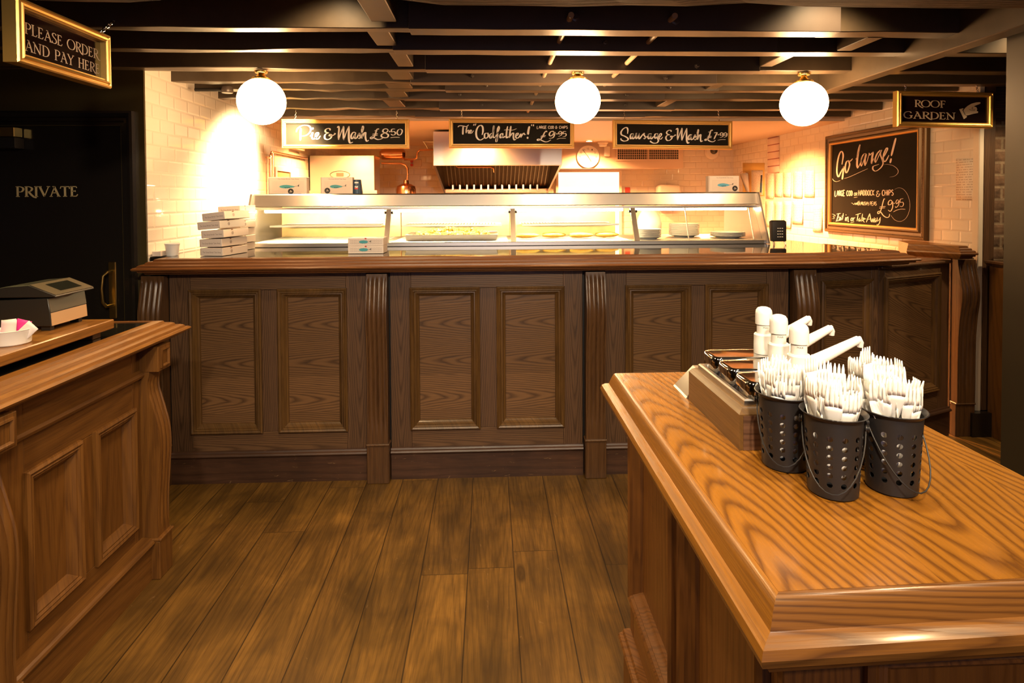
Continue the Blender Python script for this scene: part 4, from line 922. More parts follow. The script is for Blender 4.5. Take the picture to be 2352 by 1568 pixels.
# roof garden sign
YG = 3.482; A = ony(2060, 290.5, YG); B = ony(2280, 294.5, YG); T = ony(2060, 208, YG); ux = B - A
t = board_sign('roof_garden_sign', 'gold framed hanging sign reading ROOF GARDEN with a pointing hand', A, ux, (0, 0, 1), (0, -1, 0), ux.length, T.z - A.z, 'gold', 'sign_board', None, .038, .008)
sg = 250 / 2352; fg = lambda u, v: ony(2040 + u * sg, 195 + v * sg, YG + .0074)
mb = MB(); serif_text(mb, 'ROOF', lambda u, v: fg(u, 470 + (u - 560) * .03 - v), 570, 1225, 0, 145, .15); serif_text(mb, 'GARDEN', lambda u, v: fg(u, 715 + (u - 330) * .03 - v), 335, 1440, 0, 145, .15)
mb.build('lettering', 'sign_letter', t, smooth=0, recalc=False)
mb = MB(); hand = [(1620, 560), (1660, 500), (1720, 450), (1800, 405), (1900, 378), (1985, 372), (2000, 392), (1975, 412), (1900, 440), (1850, 460), (1905, 480), (1925, 520), (1915, 560), (1945, 575), (1940, 605), (1890, 615), (1830, 625), (1750, 650), (1690, 660), (1650, 640)]
mb.poly([fg(*p) for p in hand]); mb.poly([fg(*p) for p in [(1535, 525), (1610, 505), (1630, 515), (1605, 540), (1640, 620), (1680, 662), (1705, 680), (1690, 705), (1635, 738)]]); hd = mb.build('pointing_hand', 'sign_letter', t, smooth=0, recalc=False)
mb = MB(); fg2 = lambda u, v: ony(2040 + u * sg, 195 + v * sg, YG + .0070)
brush(mb, [[(1745, 528), (1800, 545), (1870, 552)], [(1835, 470), (1812, 505), (1830, 530)], [(1850, 530), (1880, 545)], [(1800, 640), (1860, 622)], [(1622, 560), (1650, 610), (1668, 655)]], fg2, 9, 7); mb.build('hand_outline', 'ink_black', hd, smooth=0, recalc=False)
for px in (2081, 2246):
    p = ony(px, 212, YG + .015); chain(t, (p.x, p.y, p.z - .003), (p.x + .002, p.y + .012, ZJ + .01), size=.017, r=.002)

# big chalkboard on the right wall
XW = 3.08; a = onx(1894, 533, XW - .03); b = onx(2125, 551, XW - .03); c = onx(1894, 314, XW - .03)
Yf, Yn, z0, z1 = a.y, b.y, (a.z + b.z) / 2, c.z
t = thing('chalkboard', 'large chalkboard in a carved dark frame reading Go large', 'chalkboard', (XW, (Yf + Yn) / 2, z0))
mb = MB(); mb.frame((XW - .002, Yf, z0), (0, -1, 0), (0, 0, 1), (-1, 0, 0), Yf - Yn, z1 - z0, [(0, 0), (0, .026), (.008, .034), (.022, .036), (.03, .028), (.05, .024), (.062, .034), (.072, .034)]); mb.build('frame', 'bronze_frame', t, smooth=25)
mb = MB(); mb.frame((XW - .002, Yf, z0), (0, -1, 0), (0, 0, 1), (-1, 0, 0), Yf - Yn, z1 - z0, [(.0705, .03), (.0725, .036), (.078, .036), (.084, .028), (.086, .014)]); mb.build('gilt_slip', 'gold_soft', t, smooth=25)
n_ = 110
mb = MB()
for k in range(n_):
    y = Yf - .02 - (Yf - Yn - .04) * k / (n_ - 1)
    for z in (z0 + .026, z1 - .026): mb.ball((XW - .036, y, z), .0052, 6)
for k in range(70):
    z = z0 + .03 + (z1 - z0 - .06) * k / 69
    for y in (Yf - .026, Yn + .026): mb.ball((XW - .036, y, z), .0052, 6)
mb.build('beading', 'bronze_frame', t)
MB().box(XW - .016, XW - .002, Yn + .03, Yf - .03, z0 + .03, z1 - .03).build('board', 'chalk_board', t, smooth=0)
sq = 250 / 2352; fa = lambda u, v: onx(1885 + u * sq, 285 + v * sq, XW - .0166); fb = lambda u, v: onx(1885 + u * sq, 420 + v * sq, XW - .0166)
mb = MB()
brush(mb, [[1.2, (460, 870), (485, 700), (475, 620), (440, 590), (395, 680), (360, 850), (350, 1040), (385, 1140), (430, 1050), (500, 915)], [1.4, (500, 910), (480, 1080), (465, 1195)],
 [1.2, (600, 780), (555, 820), (530, 940), (550, 1050), (590, 1000), (625, 870), (600, 790), (620, 805), (650, 790), (690, 745)], [.4, (250, 1175), (290, 1225), (350, 1240), (425, 1215)], [.5, (505, 1175), (620, 1140), (820, 1050), (1020, 960)],
 [1.6, (850, 440), (805, 640), (785, 850), (800, 955)], [.6, (805, 955), (850, 850), (900, 690)], [.5, (755, 765), (790, 690), (860, 450)], [1.2, (935, 640), (890, 720), (865, 840), (880, 915)], [.6, (885, 910), (930, 790), (965, 660)], [1.4, (985, 640), (955, 780), (960, 900)], [.7, (928, 652), (955, 634), (990, 645)], [.6, (965, 895), (1010, 780), (1045, 640)],
 [(1045, 620), (1060, 670), (1090, 640), (1140, 595)], [1.6, (1135, 600), (1110, 730), (1100, 860)], [.5, (1105, 855), (1145, 740)],
 [1.3, (1290, 560), (1220, 640), (1175, 760), (1185, 835)], [.6, (1190, 830), (1240, 720), (1290, 600)], [1.1, (1320, 555), (1290, 650), (1335, 780), (1345, 860), (1290, 950), (1190, 1015), (1130, 980), (1130, 920), (1160, 900), (1260, 865)],
 [1.2, (1355, 720), (1400, 640), (1445, 540), (1420, 520), (1365, 640), (1350, 760), (1385, 810), (1430, 760), (1475, 670)], [.4, (1365, 875), (1450, 870), (1570, 900), (1660, 975), (1670, 1050), (1600, 1120), (1490, 1145)],
 [1.7, (1625, 300), (1575, 490), (1525, 685)], [1.6, (1525, 740), (1500, 840)]], fa, 27, 11)
def cap(text, xa, xb, y, hh, wd, slope=0.0):
    brush(mb, [[(p[0], p[1] + (p[0] - xa) * slope) for p in st] for st in caps_strokes(text, xa, xb, y, hh)], fb, wd, wd * .8)
cap('LARGE', 305, 530, 285, 115, 17, -.04); cap('COD', 560, 695, 278, 110, 17, -.02); cap('OR', 722, 795, 275, 65, 12); cap('HADDOCK', 812, 1170, 272, 115, 17, -.01); cap('&', 1200, 1310, 295, 125, 15); cap('CHIPS', 1325, 1585, 275, 120, 17, -.03)
cap('MUSHY', 870, 1045, 480, 75, 10); cap('PEAS', 1065, 1215, 485, 80, 10)
brush(mb, [[.6, (715, 315), (795, 305)], [.4, (660, 435), (690, 440), (710, 465), (735, 440)], [.55, (735, 425), (745, 470), (765, 430), (775, 470), (790, 420), (792, 470)], [.55, (810, 390), (808, 475), (825, 480)], [.5, (795, 420), (830, 415)], [.55, (835, 385), (830, 475)], [.55, (832, 450), (848, 425), (850, 485)],
 [1.0, (1390, 350), (1370, 345), (1345, 420), (1310, 560), (1270, 650), (1235, 660), (1240, 620), (1290, 620), (1350, 700), (1420, 745), (1475, 730), (1490, 670)], [.8, (1275, 515), (1405, 508)], [.8, (1265, 545), (1390, 538)],
 [1.0, (1545, 400), (1510, 370), (1465, 410), (1465, 470), (1520, 460), (1550, 400), (1555, 520), (1510, 610), (1455, 585)], [.9, (1588, 440)], [.8, (1690, 380), (1650, 365), (1625, 420), (1650, 450), (1690, 390), (1680, 480), (1630, 530), (1610, 505)], [.8, (1785, 335), (1720, 355), (1720, 420), (1770, 415), (1790, 460), (1760, 510), (1705, 500)], [.7, (1570, 625), (1650, 585), (1740, 565), (1830, 568)],
 [.28, (1595, 140), (1690, 105), (1790, 140), (1880, 260), (1925, 430), (1915, 600), (1850, 750), (1760, 820), (1680, 830), (1590, 790), (1520, 700)],
 [.8, (345, 672), (385, 664), (432, 655)], [1.0, (385, 668), (368, 740), (345, 815)], [.8, (325, 826), (380, 815), (440, 800)], [.8, (368, 742), (425, 735)], [.8, (425, 740), (400, 790), (415, 805), (440, 745), (440, 805)], [.8, (490, 655), (465, 800)], [.7, (445, 720), (500, 705)],
 [.8, (540, 740), (530, 820)], [.6, (548, 690)], [.8, (560, 740), (555, 825)], [.8, (560, 770), (590, 735), (592, 830), (610, 828)], [.8, (680, 750), (655, 780), (660, 820), (690, 800), (680, 750)], [.8, (710, 745), (700, 825)], [.7, (705, 775), (745, 745)], [.6, (645, 860), (725, 840)],
 [.9, (755, 690), (870, 655)], [.9, (810, 675), (785, 825)], [.8, (850, 755), (825, 785), (830, 830), (855, 790), (858, 830)], [.8, (905, 665), (880, 835)], [.8, (925, 745), (890, 785), (930, 835)], [.8, (925, 800), (950, 775), (930, 760), (920, 820), (950, 850)], [.8, (958, 778), (985, 775)],
 [.9, (1060, 660), (985, 850)], [.9, (1060, 660), (1085, 830)], [.7, (1010, 790), (1085, 775)], [.8, (1085, 760), (1100, 845), (1125, 770), (1135, 850), (1160, 745)], [.8, (1195, 760), (1165, 800), (1170, 850), (1195, 800), (1200, 850)], [.8, (1225, 745), (1220, 820), (1250, 810), (1295, 735)], [.9, (1290, 745), (1275, 850), (1240, 905), (1210, 900)],
 [.3, (205, 680), (240, 670), (290, 685), (315, 710), (260, 715)], [.3, (260, 735), (290, 740), (285, 770), (215, 770)], [.3, (215, 690), (235, 770)]], fb, 21, 13)
mb.build('lettering', 'chalk', t, smooth=0, recalc=False)

# ------------------------------------------------------------------ globe lamps over the counter
GL = [(601, 233, 'white globe pendant lamp at left over the service counter'), (1327, 232, 'white globe pendant lamp in the middle in front of the clock'), (1846, 238, 'white globe pendant lamp at right beside the trimmer beam')]
for px, py, lab in GL:
    c = ony(px, py, 3.17); r = .122
    t = thing('globe_pendant', lab, 'pendant lamp', (c.x, c.y, ZJ), 'globe pendants')
    MB().ball(c, r, 40).build('glass_globe', 'globe_glass', t)
    MB().lathe([(.048, -.004), (.05, .004), (.046, .010), (.03, .016), (.018, .026), (.012, .04), (.012, .046), (.008, .05)], (c.x, c.y, c.z + r - .008), 24).build('gallery', 'brass', t)
    MB().tube([(c.x, c.y, c.z + r + .03), (c.x, c.y, ZJ)], .007, 12).build('rod', 'brass', t)
    MB().lathe([(.03, -.012), (.034, -.006), (.034, 0)], (c.x, c.y, ZJ), 20).build('ceiling_rose', 'brass', t)
# ------------------------------------------------------------------ heated display case on the worktop
ZT = 1.198
CX0, CX1 = -1.545, 1.815
t = thing('display_case', 'long steel and glass heated food display case behind the counter', 'display case', (.13, 4.1, ZT))
mb = MB().box(CX0, CX1, 3.775, 4.47, ZT, 1.222); mb.build('deck', 'steel', t, bevel=.002)
mb = MB().prism([(CX0, 3.915, 1.452), (CX0, 3.905, 1.458), (CX0, 3.925, 1.530), (CX0, 3.94, 1.538), (CX0, 4.47, 1.538), (CX0, 4.47, 1.520), (CX0, 3.96, 1.518), (CX0, 3.94, 1.452)], (CX1 - CX0, 0, 0)); mb.build('canopy', 'steel', t, smooth=20)
MB().box(CX0, CX1, 3.918, 3.945, 1.432, 1.448).build('glass_rail', 'steel', t)
for x in (-.66, .157, .965):
    p = MB().prism([(x - .016, 3.785, 1.222), (x + .016, 3.785, 1.222), (x + .016, 3.915, 1.434), (x - .016, 3.915, 1.434)], (0, .02, 0)).build('upright', 'steel', t)
    nb = MB()
    for s_ in (-1, 1): nb.lathe([(.009, 0), (.009, .01), (.006, .012)], (x + s_ * .016, 3.905, 1.412), 10, (s_, 0, 0))
    nb.build('clamp_knob', 'dark_steel', p)
for x0, x1 in ((CX0 + .02, -.68), (-.64, .137), (.177, .945), (.985, CX1 - .02)):
    MB().prism([(x0, 3.79, 1.223), (x1, 3.79, 1.223), (x1, 3.919, 1.434), (x0, 3.919, 1.434)], (0, .005, 0)).build('glass_pane', 'glass', t, smooth=0)
for x in (CX0 - .012, CX1):
    MB().prism([(x, 3.745, ZT + .001), (x, 3.905, 1.538), (x, 4.47, 1.538), (x, 4.47, ZT + .001)], (.012, 0, 0)).build('end_panel', 'steel', t, smooth=0)
for x0, x1 in ((CX0, -.66), (-.66, .157), (.157, .965)):
    MB().box(x0 + .004, x1 - .004, 4.44, 4.455, 1.222, 1.518).build('rear_door', 'case_back', t, smooth=0)
    MB().box(x0 + .03, x1 - .03, 3.83, 4.42, 1.2222, 1.2232).build('bounce_liner', 'plate_white', t, smooth=0)  # white deck lining, added to bounce tube light up to the joists
    MB().tube([(x0 + .05, 3.99, 1.424), (x1 - .05, 3.99, 1.424)], .011, 12).build('heat_tube', 'case_tube', t)
    mb = MB(); n = int((x1 - x0 - .16) / .022)
    for k in range(n): mb.box(x0 + .08 + k * .022, x0 + .08 + k * .022 + .008, 4.02, 4.36, 1.318, 1.324)
    mb.box(x0 + .07, x1 - .07, 4.015, 4.024, 1.314, 1.326); mb.box(x0 + .07, x1 - .07, 4.356, 4.365, 1.314, 1.326); mb.build('wire_shelf', 'steel', t, smooth=0)
for x in (1.33, 1.77): MB().tube([(x, 3.86, 1.222), (x, 3.95, 1.45)], .004, 8).build('support_rod', 'steel', t)
MB().tube([(1.0, 3.99, 1.424), (CX1 - .04, 3.99, 1.424)], .009, 12).build('heat_tube', 'warm_tube', t)
# trays with food
t = thing('food_tray', 'steel tray heaped with yellow chips in the second glass section', 'tray', (-.25, 4.12, 1.2236))
tr = MB(); tr.frame((-.56, 3.9, 1.2237), (1, 0, 0), (0, 1, 0), (0, 0, 1), .62, .4, [(0, .04), (.004, .04), (.012, .003), (.2, .003)]); tr.build('tray_body', 'steel', t)
rd = random.Random(9); mb = MB()
for k in range(420):
    a, r = rd.uniform(0, 2 * PI), math.sqrt(rd.random()); x = -.25 + .24 * r * math.cos(a); y = 4.11 + .13 * r * math.sin(a); z = 1.260 + .04 * (1 - r * r) * rd.uniform(.3, 1)
    th = rd.uniform(0, PI); d = V((math.cos(th), math.sin(th), rd.uniform(-.5, .5))).normalized(); e = d.cross(V((0, 0, 1))).normalized(); g_ = d.cross(e)
    mb.obox(V((x, y, z)) - d * .03, d * .06, e * .011, g_ * .011)
o = mb.build('chips', 'chip_yellow', None, smooth=0); tag(o, 'heap of yellow chips on the steel tray in the second glass section', 'chips', None, 'stuff')
fl = ['battered fish at the left end of the third glass section', 'battered fish lying second from the left in the third glass section', 'battered fish lying third from the left in the third glass section', 'battered fish at the right end of the third glass section']
for k in range(4):
    c = V((.26 + k * .185, 4.02 + .03 * (k % 2), 1.2265)); mb = MB(); rows = []
    for i in range(9):
        s_ = i / 8; wd = .048 * math.sin(PI * (.08 + .88 * s_)) ** .6 * (1 - .25 * s_)
        rows.append([c + V((-.075 + .16 * s_, wd * math.cos(2 * PI * j / 12), .022 + .022 * math.sin(2 * PI * j / 12) * (wd / .048) + rd.uniform(-.002, .002))) for j in range(12)])
    mb.grid(rows, cv=True); mb.f.append(tuple(range(12))); mb.f.append(tuple(range(96, 108))); o = mb.build('battered_fish', 'batter', None, smooth=70); tag(o, fl[k], 'fried fish', 'battered fish in the display case')
# plates: three stacks in the right hand section
def plate_mesh(r): return MB().lathe([(.0001, .0), (r * .62, 0), (r * .64, .003), (r * .97, .0135), (r, .0155), (r * .985, .0165), (r * .66, .007), (r * .6, .005), (.0001, .005)], (0, 0, 0), 40, caps=False)
for (px, Y, r, n, lab) in ((1489, 3.965, .088, 9, 'low left plate stack beside the steel upright'), (1571, 4.16, .108, 13, 'tall middle plate stack'), (1671, 4.02, .118, 5, 'short wide right plate stack')):
    p = ony(px, 555, Y); p0_ = None
    for k in range(n):
        if p0_ is None: o = p0_ = plate_mesh(r).build('dinner_plate', 'plate_white', None, smooth=50)
        else: o = p0_.copy(); COL.objects.link(o)
        o.location = (p.x, Y, 1.2225 + k * .0066)
        where = 'top plate of the ' if k == n - 1 else ('bottom plate of the ' if k == 0 else 'white plate inside the ')
        tag(o, where + lab + ' in the display case', 'plate', 'plates in the ' + lab)

t = thing('white_bag', 'rumpled white bag standing behind the left plate stack', 'bag', (1.18, 4.3, 1.2225)); mb = MB(); rows = []
for i, (r, z) in enumerate(((.075, 0), (.09, .04), (.092, .09), (.08, .14), (.055, .185), (.025, .205), (.001, .208))): rows.append([(1.18 + (r + rd.uniform(-.006, .006) * (r > .01)) * math.cos(2 * PI * k / 18), 4.3 + (r * .8 + rd.uniform(-.005, .005) * (r > .01)) * math.sin(2 * PI * k / 18), 1.2227 + z) for k in range(18)])
mb.grid(rows, cv=True); mb.f.append(tuple(range(18))); mb.build('bag_body', 'paper', t, smooth=60)

# ------------------------------------------------------------------ takeaway cartons
def carton(name, label, P, yaw, w, d, h, kind, group, tilt=0.0, fish='fish_teal', stick=None):
    """P: front left bottom corner; u to the right, n towards the viewer"""
    t = thing(name, label, 'carton', P, group); u = V((1, 0, 0)); n = V((0, -1, 0)); up = V((0, 0, 1))
    t.location = (0, 0, 0)
    e = .0006
    bd = MB().obox((0, 0, 0), (w, 0, 0), (0, d, 0), (0, 0, h)); b = bd.build('carton_body', 'carton', t, bevel=.0015)
    if kind == 'show':
        MB().obox((-.0025, -.003, -.0), (.0022, 0, 0), (0, d * .98, 0), (0, 0, h)).build('side_flap', 'carton', t)
        MB().obox((.004, -.0035, .003), (w - .004, 0, 0), (0, .0028, 0), (0, 0, h - .003)).build('lid', 'carton', t, bevel=.001)
        y = -.0041; f = lambda a, c: (a * w, y, c * h)
        mb = MB()
        for k in range(8):
            c = .14 + k * .083; pts = [(.09 + .84 * i / 48, c + .012 * math.sin(i * 1.9)) for i in range(49)]
            brush(mb, [pts], f, .010, .007, False, False)
        mb.build('wave_print', 'ink_wave', t, smooth=0, recalc=False)
        y2 = -.0046; f2 = lambda a, c: (a * w, y2, c * h)
        mb = MB(); mb.poly([f2(.47 + .19 * math.cos(q) * (1.0 if math.cos(q) < 0 else 1.12), .44 + .105 * math.sin(q) * (1 - .35 * max(0, math.cos(q)))) for q in [2 * PI * i / 28 for i in range(28)]]); fp = mb.build('fish_print', fish, t, smooth=0, recalc=False)
        y2 = -.0050; mb = MB(); brush(mb, [[(.67, .44), (.74, .47), (.80, .50)], [(.77, .48), (.80, .55)], [(.77, .48), (.80, .44)], [(.37, .46), (.39, .46)], [(.42, .42), (.45, .36)], [(.47, .42), (.5, .36)], [(.52, .42), (.55, .36)]], f2, .022, .012, True, False)
        mb.build('fish_line', 'ink_black', fp, smooth=0, recalc=False)
        mb = MB(); font_mesh(mb, 'The Great British Take Away', f2, .24, .80, .86, .085); mb.build('lettering', 'ink_brown', t, smooth=0, recalc=False)
        if stick:
            sx, sy = stick; y2 = -.0053; mb = MB(); mb.poly([(sx * w + .019 * math.cos(q), y2, sy * h + .019 * math.sin(q)) for q in [2 * PI * i / 28 for i in range(28)]]); so = mb.build('sticker', 'ink_black', t, smooth=0, recalc=False)
            y3 = -.0057; mb = MB(); brush(mb, [[(-.6, -.25), (.0, -.3), (.6, -.15)], [(-.3, -.1), (0, .4), (.1, .0), (.5, .1)]], lambda a, c: (sx * w + a * .017, y3, sy * h + c * .017), .16, .1); mb.build('sticker_mark', 'carton', so, smooth=0, recalc=False)
    elif kind == 'end':
        y = -e; f = lambda a, c: (a * w, y, c * h); mb = MB(); font_mesh(mb, 'The Great British Take Away', f, .1, .93, .36, .3); mb.build('lettering', 'ink_brown', t, smooth=0, recalc=False)
        g = lambda a, c: (w + e, a * d, c * h); mb = MB(); mb.poly([g(.34 + .045 * math.cos(q), .5 + .22 * math.sin(q)) for q in [2 * PI * i / 14 for i in range(14)]]); mb.build('round_mark', 'ink_wave', t, smooth=0, recalc=False)
        MB().obox((w - .001, d * .3, h - .006), (.002, 0, 0), (0, d * .06, 0), (0, 0, .0062)).build('tab_slot', 'carton_dark', t)
        MB().obox((-.002, .001, .002), (.0022, 0, 0), (0, d - .002, 0), (0, 0, h - .004)).build('side_flap', 'carton_dark', t)
    elif kind == 'front':
        y = -e; f = lambda a, c: (a * w, y, c * h); mb = MB()
        for c in (.3, .5, .7): brush(mb, [[(.05 + .9 * i / 40, c + .05 * math.sin(i * 1.9)) for i in range(41)]], f, .03, .02, False, False)
        mb.build('wave_print', 'ink_wave', t, smooth=0, recalc=False)
        y2 = -e - .0004; f2 = lambda a, c: (a * w, y2, c * h)
        mb = MB(); mb.poly([f2(.44 + .13 * math.cos(q), .5 + .2 * math.sin(q)) for q in [2 * PI * i / 22 for i in range(22)]]); fp = mb.build('fish_print', 'fish_teal', t, smooth=0, recalc=False)
        mb = MB(); brush(mb, [[(.57, .5), (.62, .55), (.66, .65)], [(.62, .55), (.66, .45)]], f2, .03, .02); mb.build('fish_line', 'ink_black', fp, smooth=0, recalc=False)
        mb = MB(); mb.poly([f2(.5 + .03 * math.cos(q), .93 + .1 * math.sin(q)) for q in [2 * PI * i / 12 for i in range(12)]]); mb.build('red_tab', 'ink_red', t, smooth=0, recalc=False)
    t.location = P; t.rotation_euler = (0, tilt, yaw)
    return t
ZTOP = 1.5385
def show(px0, px1, top, lab, stick, fish):
    A = ony(px0, 445, 4.02); B = ony(px1, 445, 4.02); T = ony(px0, top, 4.02)
    carton('fish_carton', lab, (A.x, 4.02, ZTOP), 0, B.x - A.x, .055, T.z - ZTOP, 'show', 'printed cartons standing on the display case', 0, fish, stick)
show(618, 705, 407, 'carton with teal fish standing at the left end of the display case top', (.58, .16), 'fish_teal')
show(738, 810, 407, 'carton with teal fish standing beside the blue paper cup', (.20, .2), 'fish_teal')
show(1628, 1697, 404, 'carton with blue fish standing at the right end of the display case top', (.86, .23), 'fish_blue')
lv = ['bottom', 'second from the bottom', 'middle', 'second from the top', 'top']
fr = V((-1.563, 3.245, ZT)); z = ZT
for k in range(5):
    tl = R_(-1.6 * k); carton('meal_carton', 'carton in the front stack at the left end of the counter, ' + lv[k], (fr.x + .004 * k * (-1) ** k, fr.y + .003 * (k % 2), z + .0005 + .0036 * k), R_(-9), .128, .24, .0425, 'end', 'front carton stack', tl); z += .0428
lv = ['bottom', 'second from the bottom', 'third from the bottom', 'third from the top', 'second from the top', 'top']
z = ZT
for k in range(6):
    carton('meal_carton', 'carton in the rear stack beside the display case, ' + lv[k], (-1.60 + .004 * (k % 2), 3.53 + .002 * k, z + .0005 + .0012 * k), R_(-4), .128, .20, .0425, 'end', 'rear carton stack', R_(-.6 * k)); z += .0428
for k in range(2):
    carton('meal_carton', 'small fish carton on the counter before the first glass section, ' + ('lower of two' if k == 0 else 'upper of two'), (-.785, 3.30, ZT + .0005 + k * .0435), 0, .195, .13, .043, 'front', 'two cartons on the counter')
t = thing('paper_cup', 'blue printed paper cup standing upside down beside the carton', 'cup', (0, 4.06, ZTOP)); p = ony(821, 445, 4.06); t.location = (p.x, 4.06, ZTOP)
MB().lathe([(.036, 0), (.0365, .004), (.026, .094), (.0245, .097), (.0001, .0965)], (p.x, 4.06, ZTOP), 32).build('cup_body', 'cup_blue', t)
mb = MB(); cx_, cz_ = p.x, ZTOP + .045
def cm(u, v): a = -PI / 2 + u; r = .0372 - (.0105) * ((.045 + v) / .094) + .0005; return (cx_ + r * math.cos(a), 4.06 + r * math.sin(a), cz_ + v)
mb.grid([[cm(-.35 + .7 * i / 8, v) for i in range(9)] for v in (-.014, -.004)]); mb.build('red_mark', 'ink_red', t, smooth=0)
mb = MB(); mb.grid([[cm(-.35 + .7 * i / 8, v + .002 * math.sin(i)) for i in range(9)] for v in (-.003, .006)]); mb.grid([[cm(-.5 + 1.0 * i / 8, v) for i in range(9)] for v in (.026, .036)]); mb.build('white_mark', 'plate_white', t, smooth=0)
t = thing('white_cup', 'plain white paper cup on the left end of the counter', 'cup', (-1.715, 3.24, ZT)); q = ony(396, 585, 3.28)
t.location = (q.x, 3.28, ZT); MB().lathe([(.029, 0), (.036, .060), (.038, .061), (.038, .067), (.036, .068), (.034, .064), (.028, .004), (.0001, .004)], (q.x, 3.28, ZT), 32, caps=False).build('cup_body', 'white_plastic', t)
o = MB().box(-1.812, -1.765, 3.23, 3.42, ZT + .0005, ZT + .028).build('flat_box', 'carton', None, bevel=.002); tag(o, 'flat pale box lying against the tiled wall beside the white cup', 'box')
# card terminal in its stand
t = thing('card_terminal', 'black card payment terminal standing at the right end of the counter', 'card machine', (1.85, 3.67, ZT))
MB().prism([(1.80, 3.66, ZT + .022), (1.80, 3.70, ZT + .022), (1.80, 3.715, ZT + .150), (1.80, 3.69, ZT + .158), (1.80, 3.662, ZT + .150)], (.092, 0, 0)).build('terminal_body', 'black_matt', t, bevel=.006, seg=2)
mb = MB(); mb.tube([(1.81, 3.675, ZT + .03), (1.81, 3.66, ZT + .002)], .005); mb.tube([(1.88, 3.675, ZT + .03), (1.885, 3.66, ZT + .002)], .005); mb.build('stand_leg', 'steel', t)
mb = MB()
for r in range(4):
    for c in range(3): mb.box(1.83 + c * .014, 1.838 + c * .014, 3.6575, 3.661, ZT + .05 + r * .018, ZT + .054 + r * .018)
mb.build('keypad', 'paper', t)

# ------------------------------------------------------------------ kitchen behind
t = thing('frying_range', 'steel frying range cabinet with an oval badge in the left corner', 'range', (-1.48, 6.3, 0))
A = ony(707, 400, 6.0); B = ony(860, 400, 6.0)
MB().box(-1.80, B.x, 6.0, 6.3, 0, 1.945).build('range_hood', 'steel', t, bevel=.004)
mb = MB(); c = ony(781, 401, 5.998); mb.tube([(c.x + .098 * math.cos(q), 5.997, c.z + .037 * math.sin(q)) for q in [2 * PI * k / 40 for k in range(40)]], .003, 6, True); bd = mb.build('oval_badge', 'ink_black', t)
MB().box(c.x - .036, c.x + .036, 5.994, 5.999, c.z - .016, c.z + .018).build('badge_panel', 'ink_red', bd)
MB().box(-1.80, B.x + .05, 5.86, 6.0, 1.555, 1.59).build('ledge', 'steel', t); MB().box(B.x + .03, B.x + .05, 5.86, 5.9, 0.0, 1.555).build('ledge_leg', 'steel', t)
t = thing('fire_cylinder', 'copper coloured cylinder with pipes beside the extractor hood', 'cylinder', (-.8, 6.4, 1.95))
a = ony(876, 355, 6.45); b = ony(928, 354, 6.45); ax = (b - a)
MB().lathe([(.0001, -.02), (.035, -.015), (.06, .01), (.062, .03), (.062, ax.length - .03), (.06, ax.length - .01), (.035, ax.length + .012), (.0001, ax.length + .016)], a, 28, ax).build('tank', 'copper', t)
mb = MB(); P = [ony(*q, 6.45) for q in ((928, 366), (950, 366), (957, 363), (959, 350), (964, 345), (1000, 343))]; mb.tube(P, .011, 10); mb.build('pipe', 'copper', t)
mb = MB(); P = [ony(*q, 6.5) for q in ((972, 325), (996, 325))]; mb.tube(P, .009, 8); P = [ony(*q, 6.5) for q in ((974, 326), (985, 344))]; mb.tube(P, .007, 8); mb.build('pipe_bracket', 'steel', t)
p = ony(955, 374, 7.27); t = thing('switch_box', 'small cream switch box with red buttons on the back wall', 'switch', (p.x, 7.29, p.z))
MB().box(p.x - .03, p.x + .07, 7.255, 7.299, p.z - .045, p.z + .04).build('switch_case', 'carton', t, bevel=.004)
for dz_ in (-.025, .02): MB().lathe([(.018, 0), (.018, .012), (.0001, .014)], (p.x - .05, 7.28, p.z + dz_), 12, (0, -1, 0)).build('red_button', 'ink_red', t)
t = thing('heat_lamp', 'copper heat lamp hanging from a bent pipe over the range', 'lamp', (-.98, 6.3, 1.6))
mb = MB(); mb.tube([ony(*q, 6.3) for q in ((876, 375), (922, 376), (931, 379), (936, 386), (937, 400), (935, 418))], .011, 10); mb.build('pipe', 'copper', t)
p = ony(933, 446, 6.3); MB().lathe([(.104, 0), (.104, .05), (.095, .085), (.06, .105), (.03, .115), (.026, .15), (.0001, .155)], p, 28).build('lamp_shade', 'copper', t)
t = thing('extractor_hood', 'wide steel extractor hood with dark baffle filters', 'extractor hood', (.09, 6.2, 1.8))
X0, X1, z0, z1 = ony(995, 340, 5.6).x, ony(1291, 340, 5.6).x, ony(1140, 380, 5.6).z, 2.14
MB().box(X0, X1, 5.6, 5.64, z0, z1).build('fascia', 'steel', t, bevel=.003)
MB().box(X0, X1, 5.64, 6.95, 2.0, z1).build('canopy_top', 'dark_steel', t, smooth=0)
for x in (X0, X1 - .02): MB().prism([(x, 5.64, z0), (x, 5.64, 2.0), (x, 6.95, 2.0), (x, 6.95, 1.56)], (.02, 0, 0)).build('cheek', 'dark_steel', t, smooth=0)
MB().prism([(X0 + .02, 6.2, 1.99), (X0 + .02, 6.9, 1.62), (X0 + .02, 6.95, 1.62), (X0 + .02, 6.25, 1.99)], (X1 - X0 - .04, 0, 0)).build('filter_bank', 'black_matt', t, smooth=0)
MB().box(X0 + .02, X1 - .02, 6.84, 6.93, 1.575, 1.61).build('grease_tray', 'copper', t)
mb = MB(); n = 26
for k in range(n):
    x = X0 + .06 + (X1 - X0 - .12) * k / (n - 1); mb.obox((x, 6.2, 1.978), (.012, 0, 0), (0, .68, -.36), (0, .004, .01))
mb.build('baffle', 'black_gloss', t, smooth=0)
for k in range(13):
    x = X0 + .1 + (X1 - X0 - .25) * k / 12; MB().box(x, x + .02, 6.80, 6.83, 1.60, 1.665).build('filter_handle', 'steel', t)
mb = MB(); mb.tube([ony(*q, 5.9) for q in ((1048, 381), (1052, 383), (1128, 383), (1134, 387), (1135, 396))], .010, 8); mb.build('nozzle_pipe', 'copper', t)
